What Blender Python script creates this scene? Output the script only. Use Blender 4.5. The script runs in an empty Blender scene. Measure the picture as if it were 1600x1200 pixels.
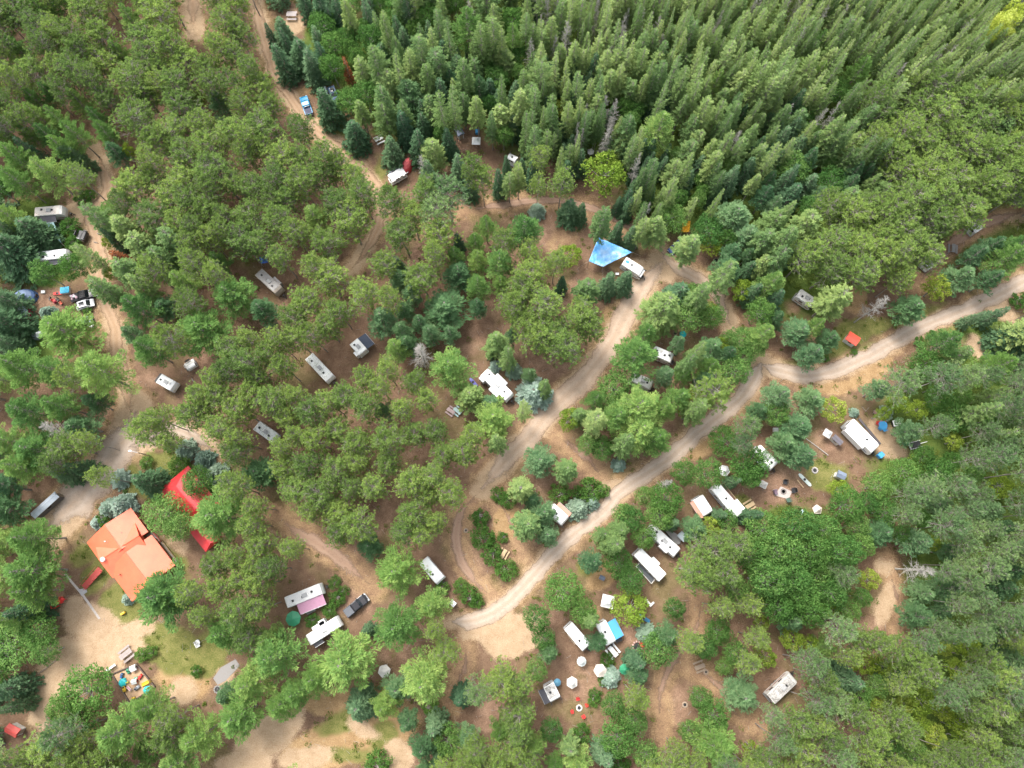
import bpy, math, random
import numpy as np
from mathutils import Vector, Matrix
R_ = math.radians
scene = bpy.context.scene
COL = scene.collection
# ---------------------------------------------------------------- camera, sky, sun, exposure
TH = R_(13.7); HC = 150.0; FP = 1110.0
cam = bpy.data.objects.new('camera', bpy.data.cameras.new('camera'))
COL.objects.link(cam); scene.camera = cam
cam.location = (0, 0, HC); cam.rotation_euler = (TH, 0, 0)
cam.data.sensor_width = 36; cam.data.lens = 36 * FP / 1600
cam.data.clip_start = 1; cam.data.clip_end = 6000
w = bpy.data.worlds.new('World'); scene.world = w; w.use_nodes = True
nt = w.node_tree; nt.nodes.clear()
wo = nt.nodes.new('ShaderNodeOutputWorld'); bg = nt.nodes.new('ShaderNodeBackground'); sk = nt.nodes.new('ShaderNodeTexSky')
sk.sky_type = 'NISHITA'; sk.sun_disc = False
SUN_EL, SUN_AZ = R_(58), R_(-35)      # azimuth from +y (north) clockwise
sk.sun_elevation = SUN_EL; sk.sun_rotation = SUN_AZ
sk.air_density = 1.0; sk.dust_density = 4.0; sk.ozone_density = 0.6
bg.inputs['Strength'].default_value = 0.15
hs = nt.nodes.new('ShaderNodeHueSaturation'); hs.inputs['Saturation'].default_value = .45   # high thin cloud
nt.links.new(sk.outputs[0], hs.inputs['Color']); nt.links.new(hs.outputs[0], bg.inputs['Color']); nt.links.new(bg.outputs[0], wo.inputs['Surface'])
sun = bpy.data.objects.new('sun', bpy.data.lights.new('sun', 'SUN')); COL.objects.link(sun)
sun.data.energy = 1.2; sun.data.angle = R_(20); sun.data.color = (1, 0.975, 0.93)
d = Vector((math.sin(SUN_AZ) * math.cos(SUN_EL), math.cos(SUN_AZ) * math.cos(SUN_EL), math.sin(SUN_EL)))
sun.rotation_euler = d.to_track_quat('Z', 'Y').to_euler(); sun.location = (0, 0, 200)
scene.view_settings.view_transform = 'Standard'; scene.view_settings.look = 'None'
scene.view_settings.exposure = 1.58; scene.view_settings.gamma = 1
scene.cycles.max_bounces = 6; scene.cycles.transparent_max_bounces = 4
scene.cycles.diffuse_bounces = 3

CT, ST = math.cos(TH), math.sin(TH)
def P(px, py, z=0.0):
    """ground position (metres) of what stands at a place of the survey picture, at height z"""
    x = (px - 800) / FP; y = -(py - 600) / FP
    yy = y * CT + ST; zz = -CT + y * ST
    t = (z - HC) / zz
    return Vector((x * t, yy * t, z))
def depth(p): return -((p[1]) * ST - (p[2] - HC) * CT) * -1
def mpp(p):   # metres per picture pixel at p
    return (p[1] * ST - (p[2] - HC) * CT) / FP
def PIX(X, Y, Z=0.0):   # arrays: world -> picture
    Yc = Y * CT + (Z - HC) * ST; Zc = Y * ST - (Z - HC) * CT
    return 800 + FP * X / Zc, 600 - FP * Yc / Zc

# ---------------------------------------------------------------- materials
def nm(name):
    m = bpy.data.materials.new(name); m.use_nodes = True
    t = m.node_tree; b = t.nodes['Principled BSDF']
    return m, t, b
def N(t, ty, **k):
    n = t.nodes.new(ty)
    for a, v in k.items(): setattr(n, a, v)
    return n
def ramp(t, stops, fac=None, interp='LINEAR'):
    n = t.nodes.new('ShaderNodeValToRGB'); r = n.color_ramp; r.interpolation = interp
    while len(r.elements) < len(stops): r.elements.new(0.5)
    for e, (p, c) in zip(r.elements, stops):
        e.position = p; e.color = (c[0], c[1], c[2], 1)
    if fac is not None: t.links.new(fac, n.inputs[0])
    return n
def noise(t, scale, detail=4, rough=.6, vec=None):
    n = t.nodes.new('ShaderNodeTexNoise'); n.inputs['Scale'].default_value = scale
    n.inputs['Detail'].default_value = detail; n.inputs['Roughness'].default_value = rough
    if vec is not None: t.links.new(vec, n.inputs['Vector'])
    return n
def mixc(t, fac, a, b, mode='MIX'):
    n = t.nodes.new('ShaderNodeMix'); n.data_type = 'RGBA'; n.blend_type = mode
    for s, v in ((0, fac), (6, a), (7, b)):
        if hasattr(v, 'is_output'): t.links.new(v, n.inputs[s])
        elif s == 0: n.inputs[0].default_value = v
        else: n.inputs[s].default_value = (v[0], v[1], v[2], 1)
    return n.outputs[2]
def mth(t, op, a, b=None, clamp=False):
    n = t.nodes.new('ShaderNodeMath'); n.operation = op; n.use_clamp = clamp
    for i, v in enumerate((a, b)):
        if v is None: continue
        if hasattr(v, 'is_output'): t.links.new(v, n.inputs[i])
        else: n.inputs[i].default_value = v
    return n.outputs[0]
MATS = {}
def paint(name, col, rough=.5, metal=0, dirt=.25, scale=3.0, spec=.5, dirtcol=(.20, .16, .10)):
    """painted / plastic / fabric surface with patchy dirt"""
    if name in MATS: return MATS[name]
    m, t, b = nm(name)
    tc = N(t, 'ShaderNodeTexCoord'); n1 = noise(t, scale, 6, .7, tc.outputs['Object']); n2 = noise(t, scale * 7, 3, .6, tc.outputs['Object'])
    r = ramp(t, [(.45, (0, 0, 0)), (.75, (1, 1, 1))], n1.outputs[0])
    f = mth(t, 'MULTIPLY', r.outputs[0], dirt)
    c = mixc(t, f, col, dirtcol)
    f2 = mth(t, 'MULTIPLY', n2.outputs[0], .12)
    c = mixc(t, f2, c, (col[0] * .6, col[1] * .6, col[2] * .6))
    t.links.new(c, b.inputs['Base Color'])
    b.inputs['Roughness'].default_value = rough; b.inputs['Metallic'].default_value = metal
    b.inputs['Specular IOR Level'].default_value = spec
    MATS[name] = m; return m
def foliage(name, dark, light, tip, transl=.35, rvar=.5):
    m, t, b = nm(name)
    t.nodes.remove(b)
    out = [n for n in t.nodes if n.type == 'OUTPUT_MATERIAL'][0]
    oi = N(t, 'ShaderNodeObjectInfo'); at = N(t, 'ShaderNodeAttribute', attribute_name='v')
    tc = N(t, 'ShaderNodeTexCoord'); n1 = noise(t, .55, 3, .6, tc.outputs['Object'])
    a = mth(t, 'MULTIPLY', oi.outputs['Random'], rvar)
    a = mth(t, 'ADD', a, mth(t, 'MULTIPLY', at.outputs['Fac'], .55))
    a = mth(t, 'ADD', a, mth(t, 'MULTIPLY', mth(t, 'SUBTRACT', n1.outputs[0], .5), .9))
    r = ramp(t, [(0.0, dark), (.5, light), (1.0, tip)], a)
    # hue drift from tree to tree
    h = mth(t, 'FRACT', mth(t, 'MULTIPLY', oi.outputs['Random'], 7.31))
    c = mixc(t, mth(t, 'MULTIPLY', h, .35), r.outputs[0], (light[0] * 1.3, light[1] * 1.12, light[2] * .8))
    d1 = N(t, 'ShaderNodeBsdfDiffuse'); d2 = N(t, 'ShaderNodeBsdfTranslucent'); mx = N(t, 'ShaderNodeMixShader')
    t.links.new(c, d1.inputs[0]); t.links.new(c, d2.inputs[0]); mx.inputs[0].default_value = transl
    t.links.new(d1.outputs[0], mx.inputs[1]); t.links.new(d2.outputs[0], mx.inputs[2]); t.links.new(mx.outputs[0], out.inputs[0])
    return m
def bark(name, a, c):
    m, t, b = nm(name); tc = N(t, 'ShaderNodeTexCoord'); mp = N(t, 'ShaderNodeMapping'); mp.inputs['Scale'].default_value = (6, 6, 1.2)
    t.links.new(tc.outputs['Object'], mp.inputs[0]); n = noise(t, 2.2, 5, .7, mp.outputs[0])
    r = ramp(t, [(.3, a), (.7, c)], n.outputs[0]); t.links.new(r.outputs[0], b.inputs['Base Color']); b.inputs['Roughness'].default_value = .95
    b.inputs['Specular IOR Level'].default_value = .1
    return m
BARK_P = bark('pine_bark', (.19, .165, .14), (.37, .335, .30))
BARK_G = bark('grey_bark', (.24, .22, .20), (.44, .41, .38))

# ---------------------------------------------------------------- object helpers
def tag(o, label=None, cat=None, group=None, kind=None):
    if label: o['label'] = label
    if cat: o['category'] = cat
    if group: o['group'] = group
    if kind: o['kind'] = kind
    return o
def npmesh(name, V, Q, mats, v=None, smooth=False, midx=None):
    """V (n,3), Q (m,4) quads (or (m,3))"""
    V = np.asarray(V, dtype=np.float32); Q = np.asarray(Q, dtype=np.int32); k = Q.shape[1]
    me = bpy.data.meshes.new(name)
    me.vertices.add(len(V)); me.vertices.foreach_set('co', V.ravel())
    me.loops.add(Q.size); me.loops.foreach_set('vertex_index', Q.ravel())
    me.polygons.add(len(Q)); me.polygons.foreach_set('loop_start', np.arange(0, Q.size, k, dtype=np.int32))
    for m in (mats if isinstance(mats, (list, tuple)) else [mats]): me.materials.append(m)
    if midx is not None: me.polygons.foreach_set('material_index', np.asarray(midx, dtype=np.int32))
    me.update(calc_edges=True)
    if smooth: me.polygons.foreach_set('use_smooth', np.ones(len(Q), dtype=bool))
    if v is not None:
        at = me.attributes.new('v', 'FLOAT', 'POINT'); at.data.foreach_set('value', np.asarray(v, dtype=np.float32))
    return me
def link(name, data, parent=None, loc=None, rz=None, scale=None):
    o = bpy.data.objects.new(name, data); COL.objects.link(o)
    if parent is not None: o.parent = parent
    if loc is not None: o.location = loc
    if rz is not None: o.rotation_euler = (0, 0, rz)
    if scale is not None: o.scale = scale
    return o

# ---------------------------------------------------------------- the survey: roads, open ground (picture px)
ROADS = [  # (kind, half width px, points)
 ('road', 12, [(1640,422),(1600,440),(1560,461),(1500,487),(1440,511),(1400,533),(1350,560),(1310,578),(1262,588),(1222,580),(1190,570)]),
 ('road', 13, [(1190,566),(1178,592),(1158,622),(1118,655),(1080,685),(1042,720),(1002,745),(968,768),(940,800),(900,832),(860,868),(820,914),(785,948),(745,968),(705,972)]),
 ('lane', 11, [(1030,385),(1045,408),(1062,420),(1090,436),(1118,458),(1130,482),(1142,510)]),
 ('lane', 17, [(1040,405),(1010,440),(985,480),(968,512),(948,545),(928,572),(905,600),(880,622),(852,650),(830,680),(800,708),(775,738),(752,765)]),
 ('track', 11, [(752,765),(722,800),(712,840),(722,880),(745,912),(775,935)]),
 ('faint', 9, [(765,768),(790,800),(808,840),(822,872)]),
 ('faint', 11, [(848,672),(885,690),(915,712),(940,745),(955,768)]),
 ('track', 8, [(720,330),(760,324),(800,318),(860,312),(915,322),(960,340),(1000,362),(1032,392)]),
 ('faint', 9, [(915,322),(895,355),(872,385)]),
 ('sandtrack', 9, [(398,-20),(405,30),(418,75),(430,115),(452,150),(478,185),(505,212),(540,240),(572,272),(594,305),(594,345),(580,378),(560,408),(545,424)]),
 ('sandtrack', 13, [(300,-30),(303,50)]),
 ('sandtrack', 11, [(150,235),(165,275),(166,305),(140,335),(150,370),(158,405),(156,440),(165,478),(180,512),(184,552),(192,590),(200,625),(208,660)]),
 ('yardroad', 30, [(212,640),(205,670),(185,700),(160,735),(125,775),(95,805),(70,835)]),
 ('yardroad', 13, [(195,700),(235,688),(270,672),(300,680),(335,705)]),
 ('track', 13, [(430,800),(455,825),(500,852),(545,885),(585,920)]),
 ('faint', 10, [(722,985),(728,1030),(714,1075),(700,1110)]),
 ('faint', 9, [(1095,920),(1090,975),(1065,1015),(1045,1045),(1030,1090),(1035,1150)]),
 ('faint', 10, [(1055,1035),(1095,1050),(1130,1080),(1150,1115),(1190,1140)]),
 ('faint', 9, [(1385,870),(1395,910),(1405,950),(1402,985)]),
 ('track', 10, [(1430,450),(1462,410),(1500,372),(1550,345),(1610,328)]),
]
# blobs: kind, x, y, rx, ry, angle
BLOBS = [
 ('sand',800,992,50,34,-10),('sand',760,975,50,18,-20),('gravel',960,768,26,22,0),('gravel',1198,572,30,14,20),
 ('sand',1035,415,28,26,0),('sand',995,425,24,22,0),('dry',960,500,26,26,0),('dry',968,412,22,12,30),('dirt',640,960,10,10,0),
 ('sand',150,985,56,36,35),('sand',190,1010,40,20,10),('sand',90,1060,40,30,20),('sand',110,1030,36,36,0),('sand',160,1020,42,30,0),('sand',70,1080,30,26,0),('sand',205,985,34,14,-15),('sand',115,955,20,26,0),('sand',60,1120,18,20,0),
 ('lawn',190,945,38,34,-20),('lawn',145,905,20,24,0),('lawn',270,1010,50,32,0),('lawn',330,1010,34,28,0),('dry',285,1065,44,26,10),('sand',285,1078,20,24,0),('lawn',300,1035,56,24,0),('lawn',240,1010,30,16,0),('lawn',165,880,30,18,-40),('lawn',255,985,30,12,0),('gravel',355,1055,18,12,-40),
 ('lawn',265,880,40,20,40),('gravel',280,845,14,18,-30),('lawn',130,870,26,16,-30),('lawn',205,745,20,50,-50),('lawn',260,725,34,20,20),
 ('sand',420,1150,70,30,-35),('sand',380,1195,50,24,-10),('dry',530,1160,90,40,-15),('sand',480,1185,50,16,-10),('sand',570,1140,26,12,30),('lawn',540,1180,36,14,0),('lawn',530,1130,44,16,-15),('lawn',600,1150,24,26,0),('lawn',1440,492,34,9,-25),('lawn',1355,545,26,8,-25),('lawn',1480,522,30,8,-30),('lawn',1250,570,24,8,0),('lawn',920,880,14,20,30),('dry',600,1110,60,34,30),('sand',620,1180,24,26,0),('dry',520,1100,50,24,0),
 ('dirt',740,840,26,60,-10),('dirt',735,900,26,30,20),('dry',790,820,20,30,20),('dirt',935,730,30,22,30),('dirt',870,680,26,12,30),
 ('dirt',650,405,14,24,20),('dirt',570,395,30,30,0),('dirt',600,390,20,30,0),('dirt',760,490,22,26,0),('dirt',745,525,14,24,20),('dirt',735,545,16,14,0),
 ('dirt',565,500,12,26,0),('dirt',860,370,22,32,0),('dirt',900,445,22,20,0),('dirt',885,480,14,14,0),('dirt',830,560,30,14,15),('dirt',870,575,34,18,0),('dirt',1040,515,22,20,0),('dirt',1105,395,18,16,0),
 ('sand',460,35,16,18,0),('dry',490,140,30,10,-10),('dirt',560,195,20,10,0),('lawn',530,195,14,14,0),('dirt',580,240,18,26,0),('dirt',725,225,12,20,0),('dirt',690,262,10,18,0),('dirt',860,262,7,26,0),('lawn',595,262,10,20,0),
 ('sand',120,335,30,20,0),('dirt',75,465,50,12,0),('dirt',65,475,34,20,0),('dirt',150,490,16,16,0),('dirt',60,388,16,6,0),('dirt',235,595,30,16,0),('dirt',220,630,20,22,0),('dirt',170,645,14,18,0),('dirt',55,775,22,22,0),
 ('dirt',265,440,16,22,40),('dirt',310,560,14,20,30),('dirt',375,520,12,16,0),('dirt',440,465,8,30,0),
 ('dirt',595,810,16,34,10),('dirt',640,710,24,10,0),('dirt',560,880,34,20,30),('dirt',560,935,26,28,0),('dirt',640,1015,22,20,0),('dirt',660,985,10,20,-30),('dirt',600,1025,12,12,0),
 ('lawn',1290,745,38,26,10),('dirt',1235,750,34,20,10),('dirt',1215,770,30,14,0),('dry',1310,760,14,14,0),('sand',1378,680,26,22,40),('sand',1395,705,26,12,10),('dirt',1290,690,24,20,0),
 ('lawn',1330,520,40,22,-20),('lawn',1300,545,34,14,-20),('lawn',1390,505,34,10,-25),('dry',1310,605,50,10,-10),('sand',1560,480,34,16,30),('sand',1530,545,26,12,40),('dry',1370,575,30,12,-20),('dry',1335,470,26,20,40),
 ('dry',940,900,20,24,40),('dry',930,960,10,20,0),('dirt',985,985,20,26,0),('dirt',905,1045,22,12,0),('dirt',870,965,14,14,0),('dirt',910,1080,22,22,0),('dirt',935,1060,20,10,0),
 ('dirt',1090,930,18,26,0),('dirt',1055,1100,24,34,0),('dirt',1020,1080,8,30,10),('dirt',1150,985,14,20,0),('dirt',1170,1130,26,16,20),('dirt',1330,1150,26,14,30),('dirt',1235,1065,30,14,20),
 ('sand',1385,940,18,30,20),('dirt',1360,975,20,16,0),('sand',1385,885,16,12,0),('dry',1100,700,26,14,-40),('dry',1140,740,20,14,40),('dirt',1080,770,12,20,0),('lawn',1160,790,20,14,50),
 ('dirt',1520,365,24,10,-30),('sand',1590,340,18,10,0),('dirt',1240,480,14,12,0),('dirt',1140,500,10,24,-30),('dirt',1010,590,12,10,0),('dirt',760,1120,20,34,30),('dirt',705,1105,16,30,0),('dirt',420,830,16,14,30),
 ('dirt',1065,640,34,12,-30),('dirt',1035,672,14,10,0),('dirt',985,705,14,14,0),('dry',965,745,16,10,0),('dirt',885,760,10,10,0),('dry',600,1150,40,30,0),('dirt',845,760,10,18,0),
]
# places where something lower than the trees shows (keep crowns clear): x, y, r
KEEP = [(75,329,24),(79,397,24),(422,441,12),(434,452,8),(405,424,5),(495,575,10),(486,562,6),(506,588,7),(560,541,15),(577,538,12),(415,675,7),(257,597,12),(301,570,10),(773,599,26),(757,585,16),(790,612,16),(740,598,6),
 (884,806,12),(1035,553,17),(1005,594,14),(980,410,18),(994,420,20),(1003,426,14),(953,396,34),(935,380,18),(1260,466,14),(1347,677,30),(1330,662,18),(1365,690,18),(1199,714,14),(1210,722,14),(1132,735,12),(1192,757,10),(1098,793,20),(1137,780,26),(1120,765,14),(1155,802,12),
 (1039,845,26),(1058,838,14),(1016,882,24),(1030,897,16),(903,995,20),(895,982,10),(950,990,18),(957,984,14),(950,940,16),(676,891,18),(660,878,8),(473,934,30),(490,945,22),(508,985,20),(530,968,14),(487,1000,10),(1224,1077,14),(553,948,22),
 (478,163,14),(513,141,14),(128,461,22),(131,475,20),(37,465,18),(37,488,14),(92,458,16),(85,470,16),(1053,385,10),(127,368,8),(600,1048,12),(937,1047,13),(893,1067,12),(908,1033,9),(974,1047,14),(457,966,12),(863,1084,14),(905,1106,12),
 (996,1010,11),(1068,521,7),(635,257,7),(621,272,14),(592,221,8),(533,185,9),(457,27,8),(717,202,9),(744,218,12),(923,235,7),(1073,353,12),(200,862,50),(170,850,20),(225,880,24),(240,860,20),(250,842,16),(278,775,14),(290,800,6),(305,835,6),(70,785,24),(260,840,16),
 (209,1063,34),(200,1020,10),(175,1043,10),(75,1042,12),(17,1142,12),(311,1006,6),(130,935,16),(150,960,12),(97,940,10),(216,710,8),(787,865,8),(706,643,8),(715,643,8),(1333,528,14),(1376,664,12),(1398,662,8),(1427,695,12),(1224,768,20),(1257,750,12),(1273,735,8),(1309,687,12),(1294,678,12),(1315,741,12),(1278,795,10),(1211,672,6),
 (1007,968,8),(1012,942,6),(941,903,6),(707,943,7),(957,1017,8),(966,998,6),(1093,1041,8),(1487,390,9),(801,248,6),(135,489,14),(148,905,12),(1170,790,8),(1288,1085,0),(340,1078,6),(1010,992,0)]
# ---------------------------------------------------------------- ground
def pl_dist(px, py, pts):
    best = np.full(px.shape, 1e9)
    for (x0, y0), (x1, y1) in zip(pts, pts[1:]):
        dx, dy = x1 - x0, y1 - y0; L = dx * dx + dy * dy
        t = np.clip(((px - x0) * dx + (py - y0) * dy) / L, 0, 1)
        best = np.minimum(best, np.hypot(px - x0 - t * dx, py - y0 - t * dy))
    return best
def blob_d(px, py, b):
    _, cx, cy, rx, ry, a = b; a = R_(a); c, s = math.cos(a), math.sin(a)
    u = ((px - cx) * c + (py - cy) * s) / rx; v = (-(px - cx) * s + (py - cy) * c) / ry
    return np.hypot(u, v)
rng = np.random.RandomState(7)
def vnoise(x, y, cell, seed):   # smooth value noise
    r = np.random.RandomState(seed).rand(256, 256)
    u, v = x / cell, y / cell; i, j = np.floor(u).astype(int), np.floor(v).astype(int)
    fu, fv = u - i, v - j; fu = fu * fu * (3 - 2 * fu); fv = fv * fv * (3 - 2 * fv)
    g = lambda a, b: r[a % 256, b % 256]
    return (g(i, j) * (1 - fu) + g(i + 1, j) * fu) * (1 - fv) + (g(i, j + 1) * (1 - fu) + g(i + 1, j + 1) * fu) * fv
far = np.array([180, 240, 340, 520, 900, 1600.])
xs = np.concatenate([-far[::-1], np.arange(-150, 150.1, .55), far])
ys = np.concatenate([-np.array([90, 140, 240, 500, 1000, 1600.])[::-1], np.arange(-58, 158.1, .55), far])
X, Y = np.meshgrid(xs, ys)
px, py = PIX(X, np.clip(Y, -100, 300))
wob = (vnoise(X, Y, 3.1, 1) - .5) * 10 + (vnoise(X, Y, 1.2, 2) - .5) * 6
def sst(x, a, b):
    t = np.clip((x - a) / (b - a), 0, 1); return t * t * (3 - 2 * t)
W = {k: np.zeros(X.shape) for k in ('sand', 'grass', 'dry', 'bare')}
for kind, hw, pts in ROADS:
    dd = pl_dist(px, py, pts) + wob * .6
    m = 1 - sst(dd, hw * .7, hw + 9)
    W['bare' if kind in ('track', 'faint') else 'sand'] = np.maximum(W['bare' if kind in ('track', 'faint') else 'sand'], m * (.9 if kind != 'road' else .75))
    W['dry'] = np.maximum(W['dry'], (1 - sst(dd, hw + 2, hw + 20)) * .5)
for b in BLOBS:
    r0 = min(b[3], b[4]); dd = (blob_d(px, py, b) - 1) * r0 + wob * .9
    m = 1 - sst(dd, -7, 7)
    if b[0] in ('sand', 'gravel'): W['sand'] = np.maximum(W['sand'], m); W['grass'] *= 1 - m * .8
    elif b[0] == 'lawn': W['grass'] = np.maximum(W['grass'], m)
    elif b[0] == 'dry': W['dry'] = np.maximum(W['dry'], m)
    else: W['bare'] = np.maximum(W['bare'], m * .7)
# dark undergrowth-green forest floor where the woods are dense
und = np.zeros(X.shape)
for (cx, cy, r) in [(900,80,200),(1150,150,260),(1450,150,300),(640,110,130),(1520,700,170),(1480,660,110),(1560,900,160),(1240,400,110),(1100,300,80),(1500,1100,140),(1250,880,100),(50,380,80),(20,520,80),(530,80,70),(1550,520,60)]:
    und = np.maximum(und, 1 - sst(np.hypot(px - cx, py - cy) + wob * 2, r * .7, r * 1.1))
und *= (1 - np.maximum(W['bare'], W['sand'])) 
far_m = sst(np.abs(X), 150, 190) + sst(Y, 158, 190) + sst(-Y, 60, 100)
und = np.clip(und + far_m, 0, 1)
ny, nx = X.shape
V = np.stack([X.ravel(), Y.ravel(), np.zeros(X.size)], 1)
ii = np.arange(ny * nx).reshape(ny, nx)
Q = np.stack([ii[:-1, :-1].ravel(), ii[:-1, 1:].ravel(), ii[1:, 1:].ravel(), ii[1:, :-1].ravel()], 1)
m, t, b = nm('forest_ground')
tc = N(t, 'ShaderNodeTexCoord'); O = tc.outputs['Object']
big = noise(t, .09, 4, .6, O); mid = noise(t, .5, 6, .7, O); fine = noise(t, 4.0, 6, .75, O); spk = noise(t, 14.0, 3, .8, O)
mf = mth(t, 'ADD', mth(t, 'MULTIPLY', mid.outputs[0], .5), mth(t, 'MULTIPLY', fine.outputs[0], .5))
litter = ramp(t, [(.3, (.10, .060, .038)), (.5, (.175, .110, .072)), (.68, (.28, .185, .12)), (.8, (.36, .25, .17))], mf)
grass = ramp(t, [(.3, (.07, .085, .02)), (.45, (.13, .14, .04)), (.6, (.22, .20, .075)), (.75, (.33, .25, .12))], mf)
dry = ramp(t, [(.3, (.21, .125, .06)), (.5, (.33, .215, .11)), (.7, (.48, .34, .19))], mf)
sand = ramp(t, [(.28, (.27, .18, .105)), (.5, (.40, .285, .18)), (.7, (.52, .39, .265))], mf)
bare = ramp(t, [(.3, (.19, .11, .075)), (.5, (.30, .185, .125)), (.7, (.43, .29, .205))], mf)
undr = ramp(t, [(.3, (.045, .075, .020)), (.5, (.085, .13, .03)), (.7, (.16, .20, .05))], mf)
def attr(nm_): return N(t, 'ShaderNodeAttribute', attribute_name=nm_).outputs['Fac']
def thr(a, soft=.5):   # break the edge of a patch up with noise
    k = mth(t, 'SUBTRACT', a, .5); k = mth(t, 'MULTIPLY', k, 1.6)
    n_ = mth(t, 'MULTIPLY', mth(t, 'SUBTRACT', mf, .5), 3.2)
    s_ = mth(t, 'ADD', k, n_); return mth(t, 'ADD', mth(t, 'MULTIPLY', s_, soft * 2), .5, True)
c = litter.outputs[0]
gp = mth(t, 'MULTIPLY', ramp(t, [(.5, (0, 0, 0)), (.62, (1, 1, 1))], big.outputs[0]).outputs[0], .35)
c = mixc(t, gp, c, grass.outputs[0])
c = mixc(t, thr(attr('und')), c, undr.outputs[0])
c = mixc(t, mth(t, 'MULTIPLY', thr(attr('bare')), attr('bare')), c, bare.outputs[0])
c = mixc(t, mth(t, 'MINIMUM', thr(attr('dry')), mth(t, 'MULTIPLY', attr('dry'), 2.0, True)), c, dry.outputs[0])
c = mixc(t, mth(t, 'MINIMUM', thr(attr('grass')), mth(t, 'MULTIPLY', attr('grass'), 2.0, True)), c, grass.outputs[0])
c = mixc(t, mth(t, 'MINIMUM', thr(attr('sand')), mth(t, 'MULTIPLY', attr('sand'), 2.0, True)), c, sand.outputs[0])
sp = ramp(t, [(.38, (.55, .55, .55)), (.5, (1, 1, 1)), (.66, (1.25, 1.22, 1.15))], spk.outputs[0])
c = mixc(t, .8, c, sp.outputs[0], 'MULTIPLY')
t.links.new(c, b.inputs['Base Color']); b.inputs['Roughness'].default_value = 1; b.inputs['Specular IOR Level'].default_value = .05
bp = N(t, 'ShaderNodeBump'); bp.inputs['Strength'].default_value = .7; bp.inputs['Distance'].default_value = .25
t.links.new(mf, bp.inputs['Height']); t.links.new(bp.outputs[0], b.inputs['Normal'])
MAT_GROUND = m
me = npmesh('ground', V, Q, m, smooth=True)
for k, a in list(W.items()) + [('und', und)]:
    at = me.attributes.new(k, 'FLOAT', 'POINT'); at.data.foreach_set('value', a.ravel().astype(np.float32))
tag(link('ground', me), kind='structure')

# roads: ragged sheets a few mm above the ground
def road_mat(name, core, wheel, mid_, soft=.7):
    m, t, b = nm(name); tc = N(t, 'ShaderNodeTexCoord'); O = tc.outputs['Object']
    n1 = noise(t, .7, 5, .7, O); n2 = noise(t, 5, 6, .75, O); n3 = noise(t, 16, 2, .7, O)
    mf = mth(t, 'ADD', mth(t, 'MULTIPLY', n1.outputs[0], .5), mth(t, 'MULTIPLY', n2.outputs[0], .5))
    u = N(t, 'ShaderNodeAttribute', attribute_name='u').outputs['Fac']   # -1..1 across
    au = mth(t, 'ABSOLUTE', u)
    tr = mth(t, 'SUBTRACT', 1, mth(t, 'MULTIPLY', mth(t, 'ABSOLUTE', mth(t, 'SUBTRACT', au, .38)), 5), True)
    tr = mth(t, 'MULTIPLY', tr, mth(t, 'MULTIPLY', mf, .9, True))
    base = ramp(t, [(.3, [v * .62 for v in core]), (.48, core), (.66, [min(v * 1.25, .8) for v in core])], mf)
    c = mixc(t, tr, base.outputs[0], wheel)
    cen = mth(t, 'MULTIPLY', mth(t, 'SUBTRACT', 1, mth(t, 'MULTIPLY', au, 6), True), ramp(t, [(.45, (0, 0, 0)), (.6, (1, 1, 1))], n1.outputs[0]).outputs[0])
    c = mixc(t, mth(t, 'MULTIPLY', cen, .6), c, mid_)
    e = mth(t, 'MULTIPLY', mth(t, 'SUBTRACT', mth(t, 'ADD', au, mth(t, 'MULTIPLY', mth(t, 'SUBTRACT', mf, .5), 1.2)), .72), 4, True)
    c = mixc(t, mth(t, 'MULTIPLY', e, .8), c, mid_)
    c = mixc(t, .5, c, ramp(t, [(.4, (.6, .6, .6)), (.55, (1, 1, 1)), (.7, (1.2, 1.2, 1.2))], n3.outputs[0]).outputs[0], 'MULTIPLY')
    t.links.new(c, b.inputs['Base Color']); b.inputs['Roughness'].default_value = .95; b.inputs['Specular IOR Level'].default_value = .1
    # the worn surface thins out raggedly into the ground at its edges
    fade = mth(t, 'SUBTRACT', 1, N(t, 'ShaderNodeAttribute', attribute_name='fade').outputs['Fac']); au = mth(t, 'ADD', au, mth(t, 'MULTIPLY', fade, 1.1))
    al = mth(t, 'SUBTRACT', 1, mth(t, 'MULTIPLY', mth(t, 'SUBTRACT', mth(t, 'ADD', au, mth(t, 'MULTIPLY', mth(t, 'SUBTRACT', mf, .5), 2.6)), soft), 2.2), True)
    t.links.new(al, b.inputs['Alpha'])
    return m
RM = {'road': road_mat('gravel_road', (.41, .32, .245), (.50, .42, .345), (.36, .255, .17), .8),
      'track': road_mat('dirt_track', (.33, .215, .15), (.38, .265, .19), (.29, .18, .12), .5),
      'lane': road_mat('tan_lane', (.44, .325, .235), (.50, .395, .305), (.37, .25, .165), .8),
      'faint': road_mat('faint_track', (.31, .20, .14), (.36, .25, .18), (.28, .17, .11), .22),
      'sandtrack': road_mat('sand_track', (.38, .255, .16), (.45, .325, .22), (.31, .19, .11), .6),
      'yardroad': road_mat('yard_road', (.38, .295, .225), (.47, .39, .32), (.34, .235, .155), .75)}
def smooth_pts(pts, n=10):
    out = []
    p = [pts[0]] + list(pts) + [pts[-1]]
    for i in range(1, len(p) - 2):
        a, b_, c_, d_ = p[i - 1], p[i], p[i + 1], p[i + 2]
        for k in range(n):
            s = k / n
            out.append(tuple(.5 * (2 * b_[j] + (c_[j] - a[j]) * s + (2 * a[j] - 5 * b_[j] + 4 * c_[j] - d_[j]) * s * s + (3 * b_[j] - a[j] - 3 * c_[j] + d_[j]) * s ** 3) for j in (0, 1)))
    out.append(pts[-1]); return out
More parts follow.
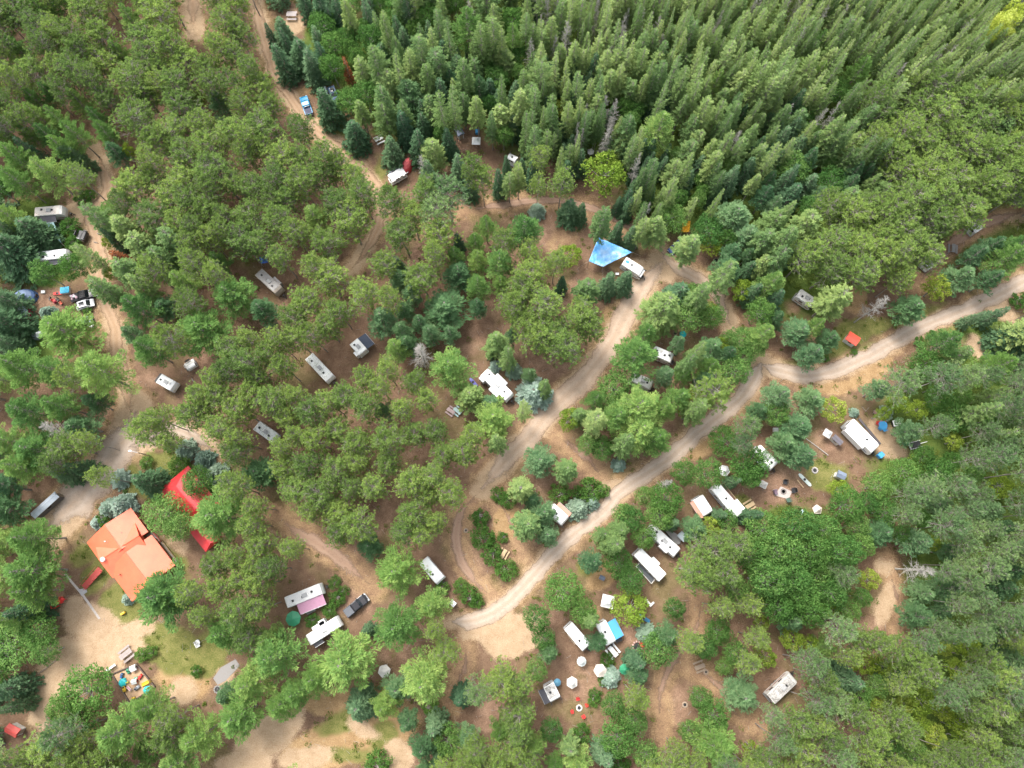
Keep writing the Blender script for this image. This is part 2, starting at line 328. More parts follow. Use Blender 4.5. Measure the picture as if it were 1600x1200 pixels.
RN = {'road': 'gravel_road', 'track': 'dirt_track', 'lane': 'dirt_lane', 'faint': 'faint_track', 'sandtrack': 'sandy_track', 'yardroad': 'driveway_road'}
for ri, (kind, hw, pts) in enumerate(ROADS):
    sp_ = smooth_pts(pts); C = np.array([tuple(P(x, y)) for x, y in sp_])[:, :2]
    # densify
    seg = np.hypot(*(C[1:] - C[:-1]).T); s = np.concatenate([[0], np.cumsum(seg)]); ns = int(s[-1] / .6)
    ss = np.linspace(0, s[-1], ns); C = np.stack([np.interp(ss, s, C[:, i]) for i in (0, 1)], 1)
    T = np.gradient(C, axis=0); T /= np.linalg.norm(T, axis=1)[:, None] + 1e-9; Nn = np.stack([-T[:, 1], T[:, 0]], 1)
    hwm = hw * mpp(P(*pts[len(pts) // 2])) 
    us = np.linspace(-1, 1, 9); Vs = []; U = []
    for k, u in enumerate(us):
        ww = hwm * (1 + (vnoise(ss + 50 * ri, ss * 0 + (0 if u < 0 else 9), 2.5, 11) - .5) * .5 + (vnoise(ss + 50 * ri, ss * 0 + (3 if u < 0 else 7), .8, 12) - .5) * .25)
        endf = np.clip(np.minimum(ss, s[-1] - ss) / 3.0, .55, 1) ** .5
        Vs.append(C + Nn * (u * ww * endf)[:, None]); U.append(np.full(ns, u))
    Vs = np.stack(Vs, 1).reshape(-1, 2); U = np.stack(U, 1).ravel()
    ij = np.arange(ns * 9).reshape(ns, 9)
    Q = np.stack([ij[:-1, :-1].ravel(), ij[1:, :-1].ravel(), ij[1:, 1:].ravel(), ij[:-1, 1:].ravel()], 1)[:, ::-1]
    me = npmesh(RN[kind], np.c_[Vs, np.full(len(Vs), .006 + .004 * ri)], Q, RM[kind])
    at = me.attributes.new('fade', 'FLOAT', 'POINT'); at.data.foreach_set('value', np.repeat(np.clip(np.minimum(ss, s[-1] - ss) / (9. if kind != 'road' else 3.), 0, 1), 9).astype(np.float32))
    at = me.attributes.new('u', 'FLOAT', 'POINT'); at.data.foreach_set('value', U.astype(np.float32))
    tag(link(RN[kind], me), kind='structure')
# ---------------------------------------------------------------- tree builders (numpy)
class Arr:
    def __init__(s): s.V = []; s.Q = []; s.A = []; s.n = 0
    def add(s, V, Q, a=0.0):
        s.V.append(V); s.Q.append(Q + s.n); s.A.append(np.broadcast_to(np.asarray(a, dtype=float), (len(V),))); s.n += len(V)
    def out(s): return np.concatenate(s.V), np.concatenate(s.Q), np.concatenate(s.A)
def nrm(v): return v / (np.linalg.norm(v, axis=-1, keepdims=True) + 1e-9)
def kites(arr, B, D, L, Wd, up, a):
    """n leaf shaped quads: base B, direction D, length L, width Wd, roughly facing up"""
    D = nrm(D); S = nrm(np.cross(D, up)); L = np.asarray(L).reshape(-1, 1); Wd = np.asarray(Wd).reshape(-1, 1)
    V = np.stack([B, B + D * L * .45 + S * Wd * .5, B + D * L, B + D * L * .45 - S * Wd * .5], 1).reshape(-1, 3)
    arr.add(V, np.arange(len(V)).reshape(-1, 4), np.repeat(a, 4))
def tubes(arr, A, B, ra, rb, k=3):
    """n tapered bars from A to B"""
    D = nrm(B - A); ref = np.where(np.abs(D[:, 2:3]) > .9, [[1, 0, 0]], [[0, 0, 1]]); S = nrm(np.cross(D, ref)); T = np.cross(D, S)
    ra = np.broadcast_to(ra, (len(A),)).reshape(-1, 1); rb = np.broadcast_to(rb, (len(A),)).reshape(-1, 1); vs = []
    for j in range(k):
        c, s = math.cos(j * 2 * math.pi / k), math.sin(j * 2 * math.pi / k)
        vs.append(A + (S * c + T * s) * ra)
    for j in range(k):
        c, s = math.cos(j * 2 * math.pi / k), math.sin(j * 2 * math.pi / k)
        vs.append(B + (S * c + T * s) * rb)
    V = np.stack(vs, 1).reshape(-1, 3); n = len(A); base = np.arange(n)[:, None] * 2 * k
    Q = np.concatenate([np.stack([base[:, 0] + j, base[:, 0] + (j + 1) % k, base[:, 0] + k + (j + 1) % k, base[:, 0] + k + j], 1) for j in range(k)])
    arr.add(V, Q, 0)
def trunk_arr(r, H, r0, lean=.3, k=7, n=6):
    a = Arr(); z = np.linspace(0, H, n + 1); off = np.cumsum(r.randn(n + 1, 2) * lean * .25, 0); off[0] = 0
    p = np.c_[off, z]; rr = r0 * (1 - z / H * .93)
    for i in range(n): tubes(a, p[i:i + 1], p[i + 1:i + 2], rr[i], rr[i + 1], k)
    return a, p
UP = np.array([0, 0, 1.])
def axis_at(p, z): return np.stack([np.interp(z, p[:, 2], p[:, 0]), np.interp(z, p[:, 2], p[:, 1])], -1)
def pine_red(seed, H=17., R=3.3, sparse=1.0, nb=60, k=12, z0=.54):
    r = np.random.RandomState(seed); tr, p = trunk_arr(r, H * .97, .17, .35); cr = Arr()
    nb = int(nb * sparse); f = np.sort(r.rand(nb)); z = H * (z0 + (.96 - z0) * f); az = np.arange(nb) * 2.4 + r.rand(nb) * .8
    prof = np.sqrt(np.clip(1 - ((f - .2) / .88) ** 2, .03, 1)); lob = 1 + .16 * np.sin(az * 3 + seed) + .1 * np.sin(az * 5 + seed * 2)
    L = R * prof * lob * (.8 + .36 * r.rand(nb))
    base = np.c_[axis_at(p, z), z]; el = -.05 + .75 * f + r.randn(nb) * .1
    dr = np.c_[np.cos(az) * np.cos(el), np.sin(az) * np.cos(el), np.sin(el)]; mid = base + dr * (L * .55)[:, None]
    tip = base + dr * L[:, None]; tip[:, 2] += .3 + L * .10
    tubes(tr, base, mid, .05, .035); tubes(tr, mid, tip, .035, .015)
    sub = 9; s = np.repeat(np.arange(nb), sub); n = len(s); tt = .30 + .74 * r.rand(n) ** .75
    perp = np.c_[-np.sin(az), np.cos(az), az * 0]
    c = base[s] + (tip[s] - base[s]) * tt[:, None] + perp[s] * (r.randn(n) * .22 * L[s])[:, None] + r.randn(n, 3) * .14
    c[:, 2] += .12
    tubes(tr, base[s] + (tip[s] - base[s]) * (tt * .75)[:, None], c, .022, .01)
    q = np.repeat(np.arange(n), k); m_ = len(q)
    D = nrm(r.randn(m_, 3)); D[:, 2] = np.abs(D[:, 2]) * 1.1 - .2; D += dr[s][q] * .45
    cv = np.repeat(r.rand(n), k)
    kites(cr, c[q] + r.randn(m_, 3) * .07, D, .24 + .22 * r.rand(m_), .09 + .06 * r.rand(m_), r.randn(m_, 3) * .6 + UP, cv * .7 + .3 * r.rand(m_))
    return cr, tr
def pine_white(seed, H=19., R=5.6, up=.12, droop=0.0, plume=.165):
    r = np.random.RandomState(seed); tr, p = trunk_arr(r, H * .98, .28, .4); cr = Arr(); nw = 16
    B, Tp, Ls, AZ = [], [], [], []
    for i in range(nw):
        f = i / (nw - 1.); z = H * (.38 + .59 * f); n = r.randint(4, 7); a0 = r.rand() * 6.28
        prof = (1 - f) ** .8 * .93 + .10
        for j in range(n):
            az = a0 + j * 6.28 / n + r.randn() * .18; L = R * prof * (.62 + .5 * r.rand()); el = up + .55 * f + r.randn() * .08
            b0 = np.r_[axis_at(p, z), z + r.randn() * .15]; t0 = b0 + np.array([math.cos(az) * math.cos(el), math.sin(az) * math.cos(el), math.sin(el) - droop]) * L
            B.append(b0); Tp.append(t0); Ls.append(L); AZ.append(az)
    B, Tp, Ls, AZ = map(np.array, (B, Tp, Ls, AZ)); M = (B + Tp) / 2; M[:, 2] -= Ls * .04
    tubes(tr, B, M, .07, .045); tubes(tr, M, Tp, .045, .012)
    npb = np.clip((Ls * 25).astype(int), 12, 150); s = np.repeat(np.arange(len(B)), npb); n = len(s)
    tt = .22 + .8 * r.rand(n) ** .8; side = (r.rand(n) - .5) * 2; wid = plume * np.sin(np.clip(tt, 0, 1) * 2.75) + .035
    perp = np.c_[-np.sin(AZ), np.cos(AZ), AZ * 0]; fwd = nrm(Tp - B)
    c = B[s] + (Tp - B)[s] * tt[:, None] + perp[s] * (side * wid * Ls[s])[:, None] + np.c_[np.zeros((n, 2)), r.randn(n) * .09 + .05]
    D = fwd[s] + perp[s] * (side * .9)[:, None] + r.randn(n, 3) * .25; D[:, 2] += .15
    cv = r.rand(len(B))[s] * .5 + r.rand(n) * .5
    kites(cr, c, D, .42 + .34 * r.rand(n), .15 + .07 * r.rand(n), UP + r.randn(n, 3) * .55, cv)
    return cr, tr
def spruce(seed, H=13., R=2.5, full=1.0, droop=.25, low=.05, nw=26, bare=0, dens=1.0, pw=.85, lf=1.0):
    r = np.random.RandomState(seed); tr, p = trunk_arr(r, H, .16 + .01 * R, .12); cr = Arr(); B, Tp, Ls, AZ = [], [], [], []
    if low > .2: pw *= r.uniform(.6, 1.5); low += r.uniform(-.12, .16); R *= r.uniform(.75, 1.15); full *= r.uniform(.75, 1.1)   # every stem grows its own way
    lobe_a, lobe_p, gap = r.uniform(0, .35), r.rand() * 6.28, r.rand(nw) < (.12 if low > .2 else 0)
    for i in range(nw):
        f = (i + r.rand() * .5) / nw; z = H * (low + (1 - low) * f); n = int((6 + 4 * (1 - f)) * full); a0 = r.rand() * 6.28
        prof = (1 - f) ** pw
        for j in range(n):
            az = a0 + j * 6.28 / n + r.randn() * .15; L = (R * prof + .12) * (.68 + .5 * r.rand()) * (1 + lobe_a * math.sin(az + lobe_p)) * (.45 if gap[i] else 1); el = -droop * (1 - f) + .35 * f
            b0 = np.r_[axis_at(p, z), z]; B.append(b0); Tp.append(b0 + np.array([math.cos(az) * math.cos(el), math.sin(az) * math.cos(el), math.sin(el) + .08]) * L); Ls.append(L); AZ.append(az)
    B, Tp, Ls, AZ = map(np.array, (B, Tp, Ls, AZ)); tubes(tr, B, Tp, .03, .008)
    npb = np.clip((Ls * 11 * dens).astype(int), 4, 60); s = np.repeat(np.arange(len(B)), npb); n = len(s)
    tt = .25 + .75 * r.rand(n) ** .7; side = (r.rand(n) - .5) * 2; wid = .26 * (1.1 - tt)
    perp = np.c_[-np.sin(AZ), np.cos(AZ), AZ * 0]; fwd = nrm(Tp - B)
    c = B[s] + (Tp - B)[s] * tt[:, None] + perp[s] * (side * wid * Ls[s])[:, None] + r.randn(n, 3) * .05
    D = fwd[s] + perp[s] * (side * .8)[:, None] + r.randn(n, 3) * .25; D[:, 2] -= .1
    kites(cr, c, D, (.36 + .22 * r.rand(n)) * lf, (.17 + .07 * r.rand(n)) * lf, UP + r.randn(n, 3) * .4, r.rand(len(B))[s] * .45 + r.rand(n) * .55)
    return cr, tr
def broad(seed, H=11., R=4.2, lobes=24, flat=.88, nl=165, leaf=.36):
    r = np.random.RandomState(seed); tr, p = trunk_arr(r, H * .75, .22, .5); cr = Arr()
    zc = H - R * flat * 1.0; i = np.arange(lobes) + .5; ph = np.arccos(1 - 1.5 * i / lobes); th = i * 2.4 + r.rand() * 6
    C = np.c_[np.cos(th) * np.sin(ph), np.sin(th) * np.sin(ph), np.cos(ph) * flat] * R * (.58 + .28 * r.rand(lobes, 1)); C[:, 2] += zc
    lr = R * (.20 + .17 * r.rand(lobes)); b0 = np.c_[axis_at(p, np.full(lobes, H * .5)), np.full(lobes, H * .45) + r.rand(lobes) * H * .2]
    tubes(tr, b0, C, .09, .03)
    q = np.repeat(np.arange(lobes), nl); n = len(q); d = nrm(r.randn(n, 3)); d[:, 2] = np.where(d[:, 2] < -.35, -d[:, 2], d[:, 2])
    rr = lr[q] * (.55 + .5 * r.rand(n) ** .5); c = C[q] + d * rr[:, None] * np.array([1, 1, .85])
    k = 10; ctr = r.rand(lobes, k); cell = (np.floor(np.arctan2(d[:, 1], d[:, 0]) * 1.6) + 3 * np.floor(d[:, 2] * 2.5)).astype(int) % k
    D = nrm(r.randn(n, 3)) + d * .3
    kites(cr, c, D, leaf * (.7 + .6 * r.rand(n)), leaf * (.5 + .3 * r.rand(n)), d + r.randn(n, 3) * .7, ctr[q, cell] * .5 + r.rand(n) * .5)
    return cr, tr
def dead(seed, H=14., R=2.2, nb=70, top=False):
    r = np.random.RandomState(seed); tr, p = trunk_arr(r, H, .17, .3); br = Arr(); f = r.rand(nb); z = H * (.3 + .68 * f); az = r.rand(nb) * 6.28
    L = R * (1.05 - f * .8) * (.5 + .6 * r.rand(nb)); el = .1 + .5 * f + r.randn(nb) * .25
    b0 = np.c_[axis_at(p, z), z]; D = np.c_[np.cos(az) * np.cos(el), np.sin(az) * np.cos(el), np.sin(el)]; t0 = b0 + D * L[:, None]
    tubes(br, b0, t0, .05, .015); s = np.repeat(np.arange(nb), 7); tt = .25 + .75 * r.rand(len(s)); c = b0[s] + (t0 - b0)[s] * tt[:, None]
    D2 = nrm(D[s] + r.randn(len(s), 3) * .6); e = c + D2 * (.3 + .6 * r.rand(len(s), 1)) * L[s][:, None] * .5
    tubes(br, c, e, .025, .008); s2 = np.repeat(np.arange(len(s)), 2); c2 = c[s2] + (e - c)[s2] * (.3 + .7 * r.rand(len(s2), 1))
    tubes(br, c2, c2 + nrm(D2[s2] + r.randn(len(s2), 3) * .8) * (.15 + .3 * r.rand(len(s2), 1)), .014, .006)
    return br, tr

FM = {
 'R': foliage('red_pine_needles', (.09, .155, .046), (.168, .268, .072), (.34, .445, .11), .38),
 'P': foliage('pale_pine_needles', (.085, .16, .070), (.16, .27, .11), (.32, .43, .175), .38),
 'W': foliage('white_pine_needles', (.075, .18, .060), (.17, .315, .090), (.42, .54, .165), .38),
 'T': foliage('bluish_pine_needles', (.060, .145, .072), (.125, .245, .115), (.28, .41, .20), .38),
 'S': foliage('spruce_needles', (.05, .115, .060), (.10, .19, .10), (.22, .33, .17), .38),
 'F': foliage('fir_needles', (.095, .18, .072), (.175, .285, .105), (.37, .46, .165), .4, .6),
 'L': foliage('slender_conifer_needles', (.12, .205, .080), (.215, .33, .12), (.41, .50, .19), .4, .6),
 'B': foliage('green_leaves', (.045, .13, .034), (.105, .23, .060), (.27, .41, .12), .35),
 'Y': foliage('yellow_green_leaves', (.12, .21, .030), (.22, .33, .05), (.42, .47, .10)),
 'G': foliage('blue_spruce_needles', (.13, .22, .165), (.26, .37, .29), (.50, .60, .52), .25),
 'K': foliage('shrub_leaves', (.05, .135, .03), (.10, .215, .05), (.22, .35, .09)),
 'X': foliage('rusty_needles', (.16, .06, .03), (.30, .12, .06), (.44, .22, .12)),
 'M': foliage('yellow_maple_leaves', (.34, .44, .06), (.50, .58, .11), (.68, .72, .22)),
}
GREYWOOD = bark('dead_wood', (.27, .25, .22), (.50, .475, .43))
PROTO = {}
def mkproto(code, fn, n, H, R, **k):
    out = []
    for i in range(n):
        cr, tr = fn(hash_(code) + i * 13 + 5, H=H, R=R, **k)
        V, Q, A = cr.out(); Vt, Qt, At = tr.out()
        mat = GREYWOOD if code == 'D' else FM[code]
        out.append((npmesh('crown_' + KN[code], V, Q, mat, A), npmesh('trunk_' + KN[code], Vt, Qt, GREYWOOD if code == 'D' else (BARK_G if code in 'BYM' else BARK_P)), (V, Q, A), (Vt, Qt)))
    PROTO[code] = (out, H, R)
def hash_(c): return ord(c[0]) * 101
KN = {'R': 'red_pine', 'P': 'pale_pine', 'W': 'white_pine', 'T': 'bluish_pine', 'S': 'spruce', 'F': 'fir', 'L': 'conifer', 'B': 'broadleaf', 'Y': 'yellow_tree', 'G': 'blue_spruce', 'K': 'shrub', 'D': 'dead', 'X': 'rusty', 'M': 'maple'}
mkproto('R', pine_red, 10, 17, 3.3)
mkproto('P', pine_red, 5, 18, 3.4, nb=46, z0=.64)
mkproto('W', pine_white, 9, 19, 5.6)
mkproto('T', pine_white, 5, 15, 4.0, up=.05, plume=.2)
mkproto('S', spruce, 5, 13, 2.5)
mkproto('F', spruce, 11, 15, 2.4, full=.8, droop=.05, low=.28, dens=1.7, pw=.62, lf=.78)
mkproto('L', spruce, 12, 18, 1.9, full=.75, droop=-.1, low=.38, dens=1.7, pw=.66, nw=26, lf=.72)
mkproto('B', broad, 8, 11, 4.2)
mkproto('Y', broad, 3, 8, 3.2, lobes=13)
mkproto('M', broad, 2, 12, 4.0, lobes=12)
mkproto('G', spruce, 5, 4.2, 2.1, nw=18, full=1.3, dens=2.6, droop=.05, low=.02)
mkproto('K', broad, 4, 2.6, 1.9, lobes=11, flat=.8, nl=130, leaf=.26)
mkproto('D', dead, 5, 14, 2.2)
mkproto('X', spruce, 1, 10, 1.5, low=.15, full=.7)
# ---------------------------------------------------------------- where the trees stand: crown centre x, y and crown width in picture px
EXPL = {
'W': '205 30 44,190 85 44,25 245 56,70 268 60,95 230 44,285 440 50,340 408 38,365 460 76,312 515 94,215 480 62,95 508 92,30 570 76,82 578 60,150 580 86,232 545 60,730 40 62,490 338 52,820 362 68,780 412 60,745 405 40,760 352 40,712 400 36,620 545 46,700 575 80,1002 566 82,1010 522 44,1208 440 50,1475 535 62,1575 400 62,1592 385 50,40 640 74,92 632 60,55 700 84,30 730 60,45 838 74,45 892 90,342 806 98,620 890 84,770 655 74,1000 622 84,965 650 60,1002 672 84,1030 692 56,1060 622 50,1035 640 50,1190 522 50,1110 575 46,1030 200 62,1340 112 52,1120 130 40,800 60 44,45 925 66,248 930 104,347 990 72,185 1145 86,232 1105 62,310 1150 74,370 1120 84,392 1070 70,440 1100 60,430 1025 86,540 1035 112,462 1082 60,622 978 86,675 945 62,662 1065 84,1120 1165 84,495 1060 60,262 935 60,20 965 50,600 1105 50,420 1000 50,1560 570 60,1290 1010 40',
'T': '110 245 44,345 165 42,260 480 44,415 487 48,625 440 46,645 462 38,600 500 54,695 485 74,715 428 54,640 150 62,1150 335 62,1165 370 50,1245 520 54,1265 550 46,1292 530 42,1420 482 58,1500 435 52,1110 545 52,1040 588 36,1100 595 40,130 665 52,8 800 60,10 760 50,405 742 62,855 800 48,860 836 38,1080 825 48,925 878 40,935 1000 34,1040 990 44,985 1052 34,620 1080 50,638 1128 40,1160 1080 60,1215 615 48,1265 625 52,1242 668 54,1222 690 54,1252 715 48,1420 675 44,1135 425 46,350 1080 40,730 1150 44,1370 610 40,770 620 40,1545 440 40,660 1170 44,845 722 56,1050 545 30,1520 400 40,640 540 40,745 480 34,600 640 30',
'S': '446 52 38,424 58 18,442 100 38,474 90 50,490 108 40,518 35 22,705 85 14,716 92 16,730 88 14,632 205 38,614 235 38,658 230 36,700 225 30,510 165 46,560 215 44,672 275 36,883 132 22,865 145 14,885 270 30,905 255 24,1165 250 26,1035 265 22,58 362 58,22 400 80,40 390 40,18 500 60,180 375 24,10 465 40,622 415 30,877 445 20,950 445 32,983 445 32,963 366 24,985 372 26,1060 462 54,1550 495 26,1575 530 54,1590 545 40,105 738 36,128 732 30,235 753 50,45 955 42,14 1075 44,565 1100 54,720 1088 38,990 1036 36,1110 800 26,830 275 26,815 265 20,1270 45 14,890 330 40,908 335 24,735 290 30,20 540 40,1175 460 30,1205 470 34,1390 1050 30,715 380 20,770 545 24,1320 1060 50,1510 485 20,1140 770 26,1165 800 30,820 235 16,790 260 18,130 252 24,660 180 24,500 130 20,1045 830 26',
'F': '607 60 26,622 85 28,590 110 40,660 90 38,685 110 44,752 75 28,670 130 30,603 165 34,690 178 30,745 180 30,155 345 38,200 360 40,225 385 46,275 378 44,255 405 36,145 402 28,200 425 44,222 448 44,168 455 38,775 535 42,915 455 44,940 352 36,1024 368 42,1003 362 26,1078 390 42,1038 480 54,1190 380 42,1120 440 38,1300 470 52,735 620 46,885 735 38,905 650 38,930 660 36,815 765 42,825 820 48,920 970 30,890 1165 32,547 32 26,1085 640 30,975 690 30,1100 455 34,1130 65 24,1160 90 26,1100 160 34,1140 190 34,1175 170 30,1080 205 30,830 155 34,845 130 34,875 95 28,960 110 32,1000 110 30,930 90 28,1220 380 40,835 170 30,790 100 30,1025 590 0,550 585 0,940 605 0,700 640 0,775 690 30,860 180 24,935 150 30,985 150 34,1065 110 34',
'B': '1050 345 54,1104 362 54,505 42 48,522 75 46,545 60 32,518 112 42,580 65 44,545 160 46,572 150 42,728 150 42,775 125 42,690 210 28,1053 247 26,75 420 42,120 420 46,800 35 46,805 90 40,1090 455 44,1075 500 52,1150 585 50,1185 490 44,1160 560 34,18 1010 80,62 985 56,75 1020 44,140 1080 84,105 1105 50,262 804 70,284 822 48,311 754 50,985 810 44,975 805 40,1010 840 40,1040 780 56,1030 805 50,1130 690 50,1112 740 48,1135 812 34,1180 722 64,1168 742 44,1190 828 60,1240 822 58,1285 830 54,1172 868 58,1215 862 68,1262 862 60,1275 895 60,1242 928 60,1295 925 50,1195 905 62,1232 900 60,1310 862 52,1212 948 50,1262 955 46,880 925 66,838 965 44,850 996 38,910 955 44,1020 1012 58,700 1155 50,960 608 54,960 640 46,940 700 40,918 695 34,1225 560 0,1240 265 52,1300 285 50,1055 30 30,620 20 50,670 30 40,1125 490 40,1185 560 40,1155 530 44,1320 790 60,1370 760 50,1410 740 50,1380 800 46,1430 700 40,1140 520 30,965 880 50,985 905 44,1100 1010 40,1120 985 44,1085 1005 30,1290 30 0,935 890 0,965 1150 60,865 1140 0,1490 650 60,100 20 40,1210 645 46',
'Y': '945 275 68,312 158 32,172 380 22,890 400 40,1112 382 40,1120 480 30,1125 540 26,1160 455 38,1460 452 42,877 645 38,1080 632 52,1300 640 42,1110 825 34,990 950 60,1360 680 0,780 20 26,875 172 30,555 75 0,205 240 20,1310 765 36,1400 630 34,1490 690 30,600 215 0,1560 760 40,1440 720 34,690 190 22,1430 640 34,1380 650 24,175 430 20,1020 105 0,1350 1035 40,1380 1040 30,1260 945 34,1355 905 34,990 285 0,420 20 0,1340 635 0,70 600 0,1135 350 36',
'G': '188 750 28,190 790 36,168 796 28,150 818 20,287 700 30,318 718 30,337 738 32,773 575 18,832 616 48,968 725 20,905 792 32,927 785 22,1385 645 22,1335 647 14,1010 992 28,967 1049 32,200 936 18,82 476 26,800 578 24,1265 535 0,840 330 24',
'K': '229 723 24,160 812 26,265 697 22,280 727 38,135 489 30,222 1023 26,236 1018 20,307 1048 20,526 936 28,510 952 26,493 966 24,536 925 20,875 770 34,922 765 42,945 770 26,948 1032 24,590 1190 44,128 308 28,110 355 36,120 375 28,142 305 20,905 770 26,750 810 32,755 840 40,770 865 34,790 890 36,785 840 20,1115 720 0,775 770 26,795 780 30,690 920 24,735 930 34,720 915 26,745 940 24,1590 465 30,1335 550 12,560 935 0,1240 700 0,860 850 20,195 768 8,1290 560 14,1310 528 0,330 760 20,170 900 0,825 695 0,1045 700 0,1148 690 0,930 1085 20,928 1095 22,940 1055 20,700 1108 0,1430 520 20,1450 508 16',
'D': '885 60 30,855 20 22,908 14 26,655 555 46,662 258 26,1145 225 30,995 258 22,1228 180 22,1280 185 22,1372 478 34,85 675 44,940 60 24,870 15 26,1010 335 20,1095 520 0,1440 890 40,735 20 24,1255 30 24,1175 20 22,1320 50 24,1030 70 20,960 175 22,915 180 18,1460 90 24,1400 120 22,845 40 20,640 10 26,1300 180 20,1000 60 20,930 35 18,910 215 16,1040 755 22',
'X': '543 108 14,190 405 24',
'M': '1562 45 48,1575 30 36,1540 60 26,1555 48 36',
'R': '250 655 38,300 650 42,366 712 38,1100 905 40,1075 1000 34,1514 340 48,1446 402 44,568 306 46,612 318 44,628 365 46,645 340 44,556 280 38,530 262 40,505 245 40,470 205 38,600 415 40,160 745 30,830 430 48,850 480 52,815 458 46,820 505 46,870 525 56,905 502 52,920 508 44,885 545 48,840 530 50,800 480 44,660 435 50,1120 620 54,1112 862 54,1140 850 50,1085 890 50,1130 890 46,235 672 46,265 690 30,1330 340 52,1350 330 50,1390 330 54,1420 312 54,1460 312 54,1500 330 54,1300 380 50,1335 390 54,1370 380 54,1400 360 52,1260 400 50,1300 420 50,1345 430 50,1380 410 50,1430 170 50,1410 205 54,1440 222 54,1470 185 54,1500 165 54,1520 195 54,1395 240 50,1460 250 54,1500 235 54,1540 240 54,1580 235 54,1490 280 54,1530 290 54,1570 275 54,1440 275 54,1400 400 40,1545 300 44,1590 300 40',
}
KEEPP = [(1010, 25, 0)]
